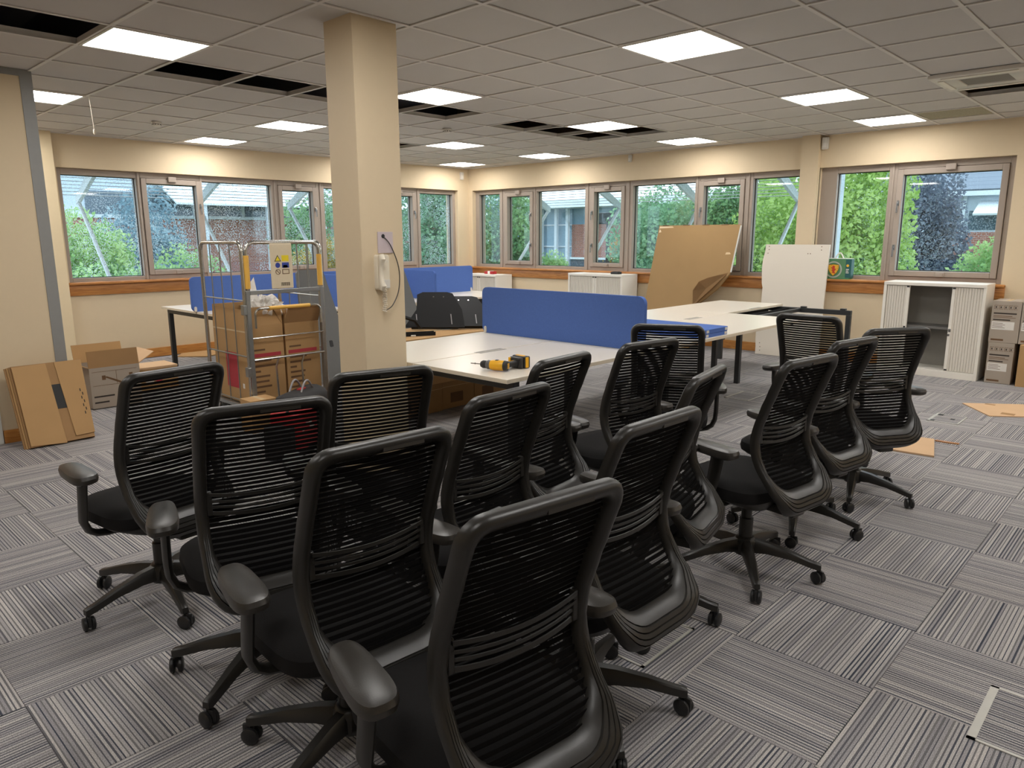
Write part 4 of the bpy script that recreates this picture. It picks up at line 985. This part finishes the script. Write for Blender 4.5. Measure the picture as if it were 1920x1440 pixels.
for q in ((-.03, .032, 1.255, 1.26), (-.03, .032, 1.222, 1.227), (-.03, -.025, 1.222, 1.26), (.027, .032, 1.222, 1.26)): dec('outline_bar', 'print_brown', *q)
for k in range(9): dec('barcode_bar', 'print_black', -.045+.009*k, -.045+.009*k+(.005 if k % 2 else .003), 1.128, 1.155)
# cartons in the cage
def cage_carton(label, x0, x1, y0, y1, h, flaps):
    c = open_carton('cage_carton', label, x0, x1, y0, y1, h, 'cardboard', flaps, .1555, 'cartons in the roll cage'); w, d = x1-x0, y1-y0
    one('print_band', 'print_red', c, box=(w-.0005, w+.0008, .02, d-.03, .395, .425))
    one('print_line', 'print_brown', c, box=(w-.0005, w+.0008, .03, .14, .447, .462))
    for k, L in enumerate((.16, .2, .06, .14, .13, .15, .09)): one('print_line', 'print_brown', c, box=(w-.0005, w+.0008, .03, .03+L, .355-.043*k, .355-.043*k+.017))
    return c
c1 = cage_carton('brown carton at the left of the roll cage, red print on its side', -6.16, -5.545, 2.775, 3.085, .655, [('+X', .15, -.12, 'cardboard'), ('-X', .15, -.1, 'cardboard'), ('+Y', .14, -.5, 'cardboard_dark'), ('-Y', .13, -.06, 'cardboard')])
one('print_panel', 'print_red', c1, box=(.20, .42, -.001, .0005, .12, .42)); one('print_panel', 'print_white', c1, box=(.47, .5, -.001, .0005, .13, .17))
one('tape', 'tape_pale', c1, box=(.0, .6, -.001, .0005, .60, .612))
cage_carton('brown carton at the right of the roll cage, behind the yellow grip', -6.16, -5.545, 3.105, 3.425, .655, [('+X', .15, .5, 'cardboard_dark'), ('-X', .15, -.1, 'cardboard'), ('-Y', .12, -.2, 'cardboard')])
pb = thing('polythene_bag', 'crumpled clear-white polythene bag bulging from the caged cartons', 'plastic bag', (-5.72, 3.02, .80))
bm = bmesh.new(); bmesh.ops.create_icosphere(bm, subdivisions=4, radius=1)
rs = random.Random(3); ph = [(rs.uniform(2, 7), Vector((rs.gauss(0, 1), rs.gauss(0, 1), rs.gauss(0, 1))).normalized(), rs.uniform(0, 6)) for _ in range(14)]
for v in bm.verts:
    n_ = v.co.normalized(); s = 1+sum(.055*math.sin(f*3*n_.dot(d)+p) for f, d, p in ph)
    v.co = Vector((n_.x*.14*s, n_.y*.16*s, n_.z*.13*s+.10))
    if v.co.z < .0: v.co.z = 0
obj('film', bm, 'poly_bag', pb)
bm = bmesh.new(); loft(bm, [[(-.03+.09*math.cos(a), -.07+.09*math.sin(a), .12) for a in [k*PI/5 for k in range(10)]], [(-.05+.06*math.cos(a)*(1+.3*(k % 2)), -.08+.05*math.sin(a), .24) for k, a in enumerate([k*PI/5 for k in range(10)])], [(-.06+.03*math.cos(a), -.09+.05*math.sin(a)*(1-.5*(k % 2)), .33+.03*(k % 3)) for k, a in enumerate([k*PI/5 for k in range(10)])]]); obj('bag_neck', bm, 'poly_bag', pb)
# tool bags on the floor in front of the cage
tb = thing('tool_bag', 'black tool bag with grey rope handles in front of the roll cage', 'tool bag', (-5.13, 2.98, 0), math.radians(122))
bm = bmesh.new(); loft(bm, [[(x*s, y*s2, z) for x, y in rrect(-.25, .25, -.14, .14, .06, 4)] for s, s2, z in ((1, 1, .002), (1.04, 1.05, .1), (1.02, 1, .24), (.96, .75, .30), (.85, .35, .325))]); obj('body', bm, 'tool_dark', tb, True)
for y in (-.05, .05): rct_ = None; bm = bmesh.new(); tube(bm, [(-.11+.22*k/10, y, .30+.10*math.sin(PI*k/10)) for k in range(11)], .008, 8); obj('handle', bm, 'cable_grey', tb, True)
one('zip_pull', 'tool_red', tb, box=(-.04, .05, -.02, .02, .318, .335), bev=.006)
rb = thing('tool_bag', 'red tool bag with white lettering seen through a chair back', 'tool bag', (-4.60, 2.60, 0), math.radians(122))
bm = bmesh.new(); loft(bm, [[(x*s, y*s, z) for x, y in rrect(-.16, .16, -.11, .11, .035, 4)] for s, z in ((.97, .002), (1, .03), (1.0, .27), (.97, .305))]); obj('body', bm, 'tool_red', rb, True)
one('side_pocket', 'tool_dark', rb, box=(-.26, -.163, -.10, .10, .002, .24), bev=.02); one('base_band', 'tool_dark', rb, box=(-.165, .165, -.115, .115, .001, .05), bev=.01)
for z, L in ((.215, .16), (.18, .19)):
    for k in range(int(L/.018)): one('lettering', 'print_white', rb, box=(-.09+.018*k, -.09+.018*k+.012, -.1125, -.1105, z, z+.014-(k % 3)*.003))
bm = bmesh.new(); tube(bm, [(-.10+.2*k/10, 0, .30+.06*math.sin(PI*k/10)) for k in range(11)], .01, 8); obj('handle', bm, 'tool_dark', rb, True)
o = thing('carton_scrap', 'small brown carton between the cage gate and the tool bag', 'carton', (-5.36, 2.72, 0)); one('carton_body', 'cardboard', o, box=(-.09, .09, -.1, .12, .0, .26), bev=.003); one('tape', 'tape_pale', o, box=(-.09, .09, -.005, .03, .26, .2608))

# ------------------------------------------------------------------ entry phone on the pillar
fx = -3.555
pp = thing('wall_plate', 'pale mauve blanking plate with a cable hole on the pillar', 'wall plate', (fx, 2.675, 1.48)); one('plate', 'phone_plate', pp, box=(0, .007, -.056, .054, -.062, .062), bev=.002)
bm = bmesh.new(); lathe(bm, [(.012, 0), (.012, .0085), (.009, .010)], 14, Matrix.Translation((0, -.018, .037)) @ Matrix.Rotation(PI/2, 4, 'Y')); obj('grommet', bm, 'gasket', pp)
ph_ = thing('entry_phone', 'cream wall-mounted entry phone handset on the pillar', 'phone', (fx, 2.635, 1.31))
bm = bmesh.new(); loft(bm, [[(.0, y, z) for y, z in rrect(-.046, .046, -.105, .10, .014, 4)], [(.022, y, z) for y, z in rrect(-.046, .046, -.105, .10, .014, 4)], [(.032, y*.9, z*.96) for y, z in rrect(-.046, .046, -.105, .10, .014, 4)]]); bd = obj('base', bm, 'phone_white', ph_, True)
for y, z in ((.0, .085), (.02, .085), (.0, .068), (.02, .068), (.01, .06), (.03, .06)):
    bm = bmesh.new(); lathe(bm, [(.0032, 0), (.0032, .002)], 8, Matrix.Translation((.0318, y, z)) @ Matrix.Rotation(PI/2, 4, 'Y')); obj('speaker_hole', bm, 'print_white', bd)
one('button', 'white_plastic', bd, box=(.031, .038, -.005, .04, -.095, -.045), bev=.003)
hp = [(.052, -.03, .10), (.062, -.031, .075), (.052, -.032, .05), (.048, -.032, .0), (.052, -.032, -.055), (.062, -.031, -.08), (.052, -.03, -.102)]
bm = bmesh.new(); tube(bm, hp, [.016, .021, .015, .013, .015, .021, .016], 12); obj('handset', bm, 'phone_white', ph_, True)
bm = bmesh.new(); tube(bm, [(.03+.012*math.cos(k*1.1), .0+.012*math.sin(k*1.1)+.004*math.sin(k*.2), -.105-.0022*k) for k in range(60)], .0032, 6); tube(bm, [(.03, .005, -.235), (.025, .0, -.20), (.035, .012, -.16), (.03, .0, -.105)], .004, 6); obj('coiled_cord', bm, 'cord_white', ph_, True)
cable('phone_cable', [(fx+.01, 2.657, 1.515), (fx+.022, 2.70, 1.46), (fx+.02, 2.755, 1.33), (fx+.02, 2.75, 1.2), (fx+.02, 2.70, 1.11), (fx+.028, 2.645, 1.085)], .0032, 'cord_dark', 'thin dark cable looping from the wall plate to the entry phone')

# ------------------------------------------------------------------ cordless drill
dr = thing('cordless_drill', 'yellow and black cordless drill lying on the white desk', 'drill', (-2.985, 3.035, DZ), math.radians(198)); dr.scale = (.93, .93, .93)
RY90 = Matrix.Rotation(PI/2, 4, 'Y')
bm = bmesh.new(); lathe(bm, [(.028, -.055), (.033, -.045), (.034, .02), (.030, .045)], 18, Matrix.Translation((0, 0, .036)) @ RY90); obj('motor_housing', bm, 'drill_yellow', dr, True)
bm = bmesh.new(); lathe(bm, [(.02, -.078), (.031, -.072), (.0335, -.05)], 18, Matrix.Translation((0, 0, .036)) @ RY90); obj('rear_cap', bm, 'drill_black', dr, True)
one('vent', 'drill_yellow', dr, boxes=[(-.0795, -.077, -.012, .012, .020+.009*k, .0255+.009*k) for k in range(4)]); one('speed_window', 'drill_black', dr, box=(-.01, .012, -.01, .012, .066, .0715), bev=.003)
bm = bmesh.new(); lathe(bm, [(.029, .045), (.03, .065), (.027, .068), (.026, .075)], 18, Matrix.Translation((0, 0, .036)) @ RY90); obj('clutch_ring', bm, 'drill_grey', dr, True)
bm = bmesh.new(); lathe(bm, [(.025, .075), (.026, .1), (.019, .115), (.007, .122)], 18, Matrix.Translation((0, 0, .036)) @ RY90); obj('chuck', bm, 'drill_black', dr, True)
bm = bmesh.new(); lathe(bm, [(.0035, .12), (.0035, .155), (.0055, .157), (.0055, .163), (.0032, .166), (.003, .19), (.0005, .195)], 10, Matrix.Translation((0, 0, .036)) @ RY90); obj('drill_bit', bm, 'steel', dr, True)
HD = math.radians(-112)
Th = Matrix.Translation((-.02, 0, .034)) @ Matrix.Rotation(HD, 4, 'Z')
bm = bmesh.new(); loft(bm, [[tuple(Th @ Vector((d, y, z))) for y, z in rrect(-w, w, -h, h, min(w, h)*.7, 3)] for d, w, h in ((.01, .026, .024), (.05, .021, .019), (.09, .019, .018), (.125, .022, .02), (.14, .03, .026))]); obj('handle', bm, 'drill_black', dr, True)
one('grip_line', 'drill_yellow', dr, boxes=[(.03, .12, .004, .007, .018, .0205)], T=Th); one('trigger', 'drill_black', dr, box=(.035, .06, .018, .032, -.008, .008), bev=.004, T=Th)
one('foot', 'drill_black', dr, box=(.13, .165, -.05, .062, -.032, .04), bev=.012, T=Th); one('foot_lamp', 'drill_yellow', dr, box=(.125, .14, .04, .062, .0, .035), bev=.004, T=Th)
bt = one('battery', 'drill_black', dr, box=(.165, .215, -.055, .068, -.033, .045), bev=.008, T=Th); one('battery_latch', 'drill_yellow', bt, box=(.172, .198, -.03, .045, .040, .0485), bev=.004, T=Th); one('battery_side', 'drill_yellow', bt, box=(.172, .198, -.059, -.05, -.028, .04), bev=.003, T=Th)

# ------------------------------------------------------------------ green carrier on the sill
gb = thing('carrier_box', 'green carrier bag with a yellow shield crest and white handle on the sill', 'bag', (-3.272, 9.235, Z0+.004))
bm = bmesh.new(); loft(bm, [[(x*s, y*s, z) for x, y in rrect(-.165, .165, .0, .10, .03, 4)] for s, z in ((.98, .001), (1, .02), (1, .235), (.99, .245))]); obj('body', bm, 'bag_green', gb, True)
one('side_label', 'bag_teal', gb, box=(.10, .1665, -.001, .09, .02, .24), bev=.001); one('rim', 'print_white', gb, box=(-.16, .16, .004, .096, .244, .25), bev=.002)
bm = bmesh.new(); tube(bm, [(-.045+.10*k/10, .05, .245+.07*math.sin(PI*k/10)) for k in range(11)], .008, 8); obj('handle', bm, 'print_white', gb, True)
RF = Matrix.Rotation(PI/2, 4, 'X')
bm = bmesh.new()
for k in range(28):
    a0, a1 = 2*PI*k/28, 2*PI*(k+1)/28; prism(bm, [(-.04+.10*math.cos(a0), .115+.10*math.sin(a0)), (-.04+.10*math.cos(a1), .115+.10*math.sin(a1)), (-.04+.083*math.cos(a1), .115+.083*math.sin(a1)), (-.04+.083*math.cos(a0), .115+.083*math.sin(a0))], 0, .0018, RF)
obj('crest_ring', bm, 'crest_ring', gb)
def shield(s): return [(-.04-.062*s, .115+.055*s), (-.04, .115+.062*s), (-.04+.062*s, .115+.055*s), (-.04+.06*s, .115+.01*s), (-.04+.04*s, .115-.035*s), (-.04, .115-.075*s), (-.04-.04*s, .115-.035*s), (-.04-.06*s, .115+.01*s)]
bm = bmesh.new(); prism(bm, shield(1.08), 0, .002, RF); obj('shield_border', bm, 'gasket', gb)
bm = bmesh.new(); prism(bm, shield(1.0), 0, .0028, RF); obj('shield', bm, 'crest_yellow', gb)
bm = bmesh.new(); prism(bm, [(-.062, .06), (-.05, .075), (-.03, .07), (-.022, .058), (-.018, .075), (-.026, .095), (-.014, .11), (-.008, .13), (-.02, .122), (-.026, .135), (-.022, .155), (-.04, .165), (-.056, .155), (-.052, .14), (-.072, .145), (-.06, .125), (-.048, .12), (-.066, .105), (-.052, .1), (-.05, .085)], .0026, .0036, RF); obj('lion_emblem', bm, 'crest_red', gb)
for x, z in ((-.09, .158), (-.066, .163), (-.012, .163), (.01, .155), (.008, .13), (.0, .105), (-.012, .075), (-.07, .075), (-.086, .12), (-.04, .052)):
    bm = bmesh.new(); lathe(bm, [(.004, .0026), (.004, .0034)], 8, RF @ Matrix.Translation((x, z, 0))); obj('crest_dot', bm, 'crest_red', gb)
bm = bmesh.new(); lathe(bm, [(.016, 0), (.016, .002)], 16, RF @ Matrix.Translation((.125, .165, .0008))); obj('side_badge', bm, 'crest_yellow', gb)
for z, w in ((.115, .034), (.095, .028), (.075, .034)): one('side_print', 'print_white', gb, box=(.108, .108+w, -.0022, -.0005, z, z+.010))

# ------------------------------------------------------------------ outdoors
GZ = -3.6
struct(one('ground', 'lawn', box=(-70, 40, 9.9, 80, GZ-.3, GZ)), 'grassy ground outside, a storey below')
struct(one('ground', 'lawn', box=(-70, -10.5, -40, 9.9, GZ-.3, GZ)), 'grassy ground outside the left window')
# sun-shade canopies over the windows
def canopy(axis, a0, a1, raft, label):
    c = thing('sun_canopy', label, 'canopy', (-10.2, 6, 0) if axis == 'Y' else (-7, 9.7, 0), 0, 'louvred sun canopies')
    ox, oy, _ = c.location
    def P(a, d, z): return (XL-d-ox, a-oy, z) if axis == 'Y' else (a-ox, YB+d-oy, z)
    n = 14; me = None
    for k in range(n):
        d = .42+(1.62-.42)*k/(n-1); z = 2.62-(2.62-2.10)*k/(n-1)
        if me is None:
            bm = bmesh.new(); L = a1-a0
            if axis == 'Y': bx(bm, -.043, .043, -L/2, L/2, -.004, .004, T=Matrix.Rotation(.1, 4, 'Y'))
            else: bx(bm, -L/2, L/2, -.043, .043, -.004, .004, T=Matrix.Rotation(.1, 4, 'X'))
            o = obj('louvre', bm, 'louvre', c); me = o.data
        else: o = bpy.data.objects.new('louvre', me); col.objects.link(o); o.parent = c
        o.location = P((a0+a1)/2, d, z)
    for a in raft:
        bm = bmesh.new(); p, q = Vector(P(a, .36, 2.58)), Vector(P(a, 1.55, 2.02)); side = Vector(P(a+.025, .36, 2.58))-p
        vs_ = []
        for e, h in ((p, .10), (q, .05)):
            for s in (-1, 1):
                for zz in (-h, h): vs_.append(bm.verts.new(e+side*s+Vector((0, 0, zz))))
        for f in ((0, 1, 3, 2), (4, 6, 7, 5), (0, 4, 5, 1), (2, 3, 7, 6), (0, 2, 6, 4), (1, 5, 7, 3)): bm.faces.new([vs_[i] for i in f])
        obj('rafter', bm, 'canopy_steel', c)
        bm = bmesh.new(); tube(bm, [P(a, 1.50, 1.98), P(a, .38, .72)], .028, 8); obj('strut', bm, 'canopy_steel', c, True)
canopy('Y', 3.10, 7.75, (3.39, 5.04, 6.58), 'louvred sun canopy with raking struts outside the left window')
canopy('X', -9.36, -3.98, (-9.23, -7.60, -6.05, -4.45), 'louvred sun canopy with raking struts outside the back window')
struct(one('wall_outside', 'pale_cladding', box=(-3.56, -3.50, YB+.33, YB+.62, -1, 3.2)), 'pale vertical fin outside the right window')
# trees
def tree(label, c, rad, m_, n, size, seed, group, name='tree', lumps=9, trunk=True):
    t_ = thing(name, label, 'tree' if name == 'tree' else 'shrub', (c[0], c[1], GZ), 0, group)
    n = int(n*2.6); rg = np.random.default_rng(seed); R3 = np.array(rad)
    cen = rg.normal(size=(lumps, 3)); cen /= np.linalg.norm(cen, axis=1)[:, None]; cen *= rg.uniform(.35, .75, (lumps, 1))
    which = rg.integers(0, lumps, n); d = rg.normal(size=(n, 3)); d /= np.linalg.norm(d, axis=1)[:, None]
    pos = cen[which]+d*rg.uniform(.30, .46, (n, 1))
    k = n//3; d2_ = rg.normal(size=(k, 3)); d2_ /= np.linalg.norm(d2_, axis=1)[:, None]; pos[:k] = d2_*rg.uniform(.45, .8, (k, 1))
    pos = pos*R3+np.array([0, 0, c[2]-GZ])
    nrm = rg.normal(size=(n, 3))+d*.8; nrm /= np.linalg.norm(nrm, axis=1)[:, None]
    up = rg.normal(size=(n, 3)); a_ = np.cross(nrm, up); a_ /= np.linalg.norm(a_, axis=1)[:, None]; b_ = np.cross(nrm, a_)
    s = size*.55*rg.uniform(.6, 1.3, (n, 1))
    V = np.stack([pos-a_*s*.5, pos+b_*s*.32, pos+a_*s*.5, pos-b_*s*.32], 1).reshape(-1, 3)
    V[:, 2] = np.maximum(V[:, 2], .03)
    me = bpy.data.meshes.new('foliage'); me.vertices.add(4*n); me.vertices.foreach_set('co', V.ravel()); me.loops.add(4*n); me.loops.foreach_set('vertex_index', np.arange(4*n)); me.polygons.add(n); me.polygons.foreach_set('loop_start', np.arange(0, 4*n, 4)); me.update(calc_edges=True)
    me.materials.append(M[m_]); o = bpy.data.objects.new('foliage', me); col.objects.link(o); o.parent = t_; o['kind'] = 'stuff'
    if trunk:
        bm = bmesh.new(); h = c[2]-GZ; tube(bm, [(0, 0, -.05), (.05, .02, h*.5), (-.03, .05, h*.95)], [.16, .12, .06], 8)
        for q in range(5): a = 2*PI*q/5; tube(bm, [(.03, .02, h*.55), (rad[0]*.35*math.cos(a), rad[1]*.35*math.sin(a), h*.85)], [.05, .02], 6)
        obj('trunk', bm, 'bark', t_, True)
G1, G2 = 'trees outside the windows', 'shrubs outside the windows'
tree('light green bushy tree filling the leftmost pane', (-17.6, 4.9, .4), (1.6, 1.6, 1.9), 'leaf_mid', 5200, .20, 1, G1)
tree('pale green shrub below the tree in the leftmost pane', (-15.6, 5.5, -.5), (1.9, 1.6, 1.7), 'leaf_mid', 4200, .18, 2, G2, 'shrub')
tree('blue-green tall tree at the right of the leftmost pane', (-24.5, 9.0, .8), (1.9, 1.9, 2.5), 'leaf_blue', 4200, .24, 3, G1)
tree('green shrub below the brick building, second pane from the left', (-17.2, 7.4, -.6), (1.7, 1.5, 1.8), 'leaf_mid', 3800, .18, 4, G2, 'shrub')
tree('green shrub seen behind the roll cage bars', (-16.2, 8.6, -.7), (1.7, 1.5, 1.5), 'leaf_pine', 3600, .18, 5, G2, 'shrub')
tree('yellow-orange tinted shrub seen left of the pillar', (-16.8, 10.4, .1), (1.1, 1.2, 1.6), 'leaf_autumn', 3600, .16, 6, G2, 'shrub')
tree('dark green tree seen just left of the pillar', (-20.8, 13.2, 1.2), (1.5, 1.7, 2.6), 'leaf_dark', 4200, .22, 7, G1)
tree('dark conifer seen right of the pillar in the left window', (-13.6, 10.7, 1.0), (1.4, 1.3, 3.0), 'leaf_pine', 5200, .18, 8, G1)
tree('conifer with drooping branches in the last pane of the left window', (-12.9, 11.9, 1.0), (1.5, 1.3, 3.2), 'leaf_pine', 6000, .17, 9, G1)
tree('blue-green tree in the first pane of the back window', (-14.6, 14.3, 1.0), (1.5, 1.5, 3.0), 'leaf_blue', 4600, .20, 10, G1)
tree('broad-leaved green tree in the first opening pane of the back window', (-12.0, 12.7, .8), (.75, 1.0, 2.6), 'leaf_dark', 5200, .17, 11, G1)
tree('leafy green shrub at the lower left of the pale facade', (-12.1, 13.9, -.2), (.75, .9, 1.7), 'leaf_mid', 3600, .17, 12, G2, 'shrub')
tree('reddish shrub before the brick wall beside the lamp post', (-12.5, 18.4, .4), (1.1, 1.1, 1.7), 'leaf_autumn', 3800, .17, 13, G2, 'shrub')
tree('green tree behind the leaning cardboard sheet', (-9.1, 14.6, .6), (1.35, 1.4, 2.2), 'leaf_pine', 6000, .17, 14, G1)
tree('tall green tree to the right behind the cardboard sheet', (-7.6, 15.4, 1.2), (1.4, 1.4, 2.3), 'leaf_dark', 5600, .18, 15, G1)
tree('yellow-green tree left of the pilaster', (-6.1, 13.8, .9), (1.25, 1.2, 2.1), 'leaf_bright', 6000, .17, 16, G1)
tree('bright lime green tree filling the pane right of the pilaster', (-4.25, 13.2, 1.2), (.95, 1.0, 2.7), 'leaf_bright', 7000, .17, 17, G1)
tree('dark purple-grey tree in the rightmost opening pane', (-4.55, 17.8, 1.0), (1.0, .9, 2.3), 'leaf_purple', 5600, .16, 18, G1)
tree('pale green shrub at the lower right of the rightmost pane', (-2.75, 15.4, .1), (1.15, .9, 1.75), 'leaf_mid', 5200, .15, 19, G2, 'shrub')
# brick office building beyond the left window
bl = thing('office_building', 'long brick office building with white entrance canopies beyond the left window', 'building', (-31, 17, GZ))
def bp_(par, name, m_, boxes, bev=0): return part(par, name, m_, boxes, bev)
bp_(bl, 'brick_wall', 'far_brick', [(-34, -30, 8.5, 27, GZ, 2.35)])
bp_(bl, 'upper_wall', 'pale_cladding', [(-34, -30.1, 8.5, 27, 2.35, 4.6)])
for k in range(8):
    y = 9.2+2.05*k; w_ = bp_(bl, 'window', 'dark_glass', [(-30.1, -30.05, y, y+1.8, 2.42, 3.25)]); bp_(bl, 'window_post', 'canopy_steel', [(-30.12, -29.98, y+1.85, y+1.97, 2.35, 3.4)])
bp_(bl, 'ledge', 'canopy_steel', [(-30.1, -29.9, 8.5, 27, 2.28, 2.40)])
bm = bmesh.new(); prism(bm, [(-30.2+31, 3.9-GZ), (-27.9+31, 2.75-GZ), (-27.9+31, 2.82-GZ), (-30.2+31, 4.0-GZ)], -5.4, 8, Matrix.Rotation(PI/2, 4, 'X') @ Matrix.Scale(-1, 4, (0, 0, 1))); obj('entrance_canopy', bm, 'white_sheet', bl)
for y in (12.6, 15.2, 17.8, 20.4): bp_(bl, 'column', 'canopy_steel', [(-28.1, -27.95, y, y+.15, GZ, 2.8)])
bm = bmesh.new(); prism(bm, [(-.9, 4.6-GZ), (-3, 6.4-GZ), (-5, 4.6-GZ)], -8.5, 10, Matrix.Rotation(PI/2, 4, 'X') @ Matrix.Scale(-1, 4, (0, 0, 1))); obj('roof', bm, 'slate', bl)
# pale glazed wing beyond the back window
wg = thing('office_building', 'pale glazed and brick building wing beyond the back window', 'building', (-22, 31, GZ))
bp_(wg, 'glazed_wall', 'glazing_blue', [(-30, -24.05, 30, 33, GZ, 2.95)]); bp_(wg, 'brick_wall', 'far_brick', [(-24.05, -14, 30, 33, GZ, 2.15)]); bp_(wg, 'upper_band', 'glazing_blue', [(-24.05, -14, 30.1, 33, 2.15, 2.95)])
bp_(wg, 'canopy_roof', 'white_sheet', [(-30, -14, 28.6, 33, 2.95, 3.3)])
for x in (-25.9, -24.9, -24.15): bp_(wg, 'column', 'canopy_steel', [(x, x+.16, 29.6, 29.76, GZ, 2.95)])
for z in (-.2, 1.0, 2.1): bp_(wg, 'transom', 'canopy_steel', [(-30, -24.05, 29.93, 30, z, z+.07)])
bp_(wg, 'low_wall', 'dark_glass', [(-24, -14, 29.9, 30, GZ, .4)]); bp_(wg, 'rail', 'white_sheet', [(-24, -14, 29.8, 29.95, .4, .5)])
# slate-roofed house at the right
hr = thing('brick_house', 'building with grey slate roof and white awning in the rightmost pane', 'building', (-4, 27, GZ))
bp_(hr, 'brick_wall', 'far_brick', [(-9, 2, 26, 32, GZ, 1.62)]); bp_(hr, 'pale_wall', 'pale_cladding', [(-9, 2, 26.02, 32, 1.62, 2.75)])
for x in (-6.35, -5.45, -4.5): w_ = bp_(hr, 'window', 'dark_glass', [(x, x+.75, 25.98, 26.02, 1.68, 2.25)])
bp_(hr, 'gutter', 'canopy_steel', [(-9, 2, 25.6, 25.75, 2.68, 2.82)]); bp_(hr, 'downpipe', 'canopy_steel', [(-5.62, -5.54, 25.88, 25.98, GZ, 2.7)])
for k in range(13):  # slate courses
    y0, z0 = 25.62+.24*k, 2.84+.125*k; bm = bmesh.new(); bx(bm, -9+4, 2+4, y0-27, y0+.30-27, z0-GZ, z0+.03-GZ, T=Matrix.Translation((0, y0-27, z0-GZ)) @ Matrix.Rotation(math.radians(27), 4, 'X') @ Matrix.Translation((0, -(y0-27), -(z0-GZ)))); obj('slate_course', bm, 'slate', hr)
bp_(hr, 'roof_core', 'slate', [(-9, 2, 28.8, 32, 2.75, 4.2)])
bm = bmesh.new(); bx(bm, -5.2+4, 2+4, -.0, .9, -.03, .03, T=Matrix.Translation((0, 25.2-27, 2.12-GZ)) @ Matrix.Rotation(.45, 4, 'X')); obj('awning', bm, 'white_sheet', hr)
# flood-light mast
fm = thing('flood_light', 'black lamp post with a box-shaped head beyond the back window', 'lamp post', (-11.75, 16.2, GZ))
one('post', 'black_metal', fm, tubes=[([(0, 0, 0), (0, 0, 5.5)], .05)]); one('lamp_head', 'black_metal', fm, box=(-.38, .3, -.12, .12, 5.45, 5.75), bev=.02)
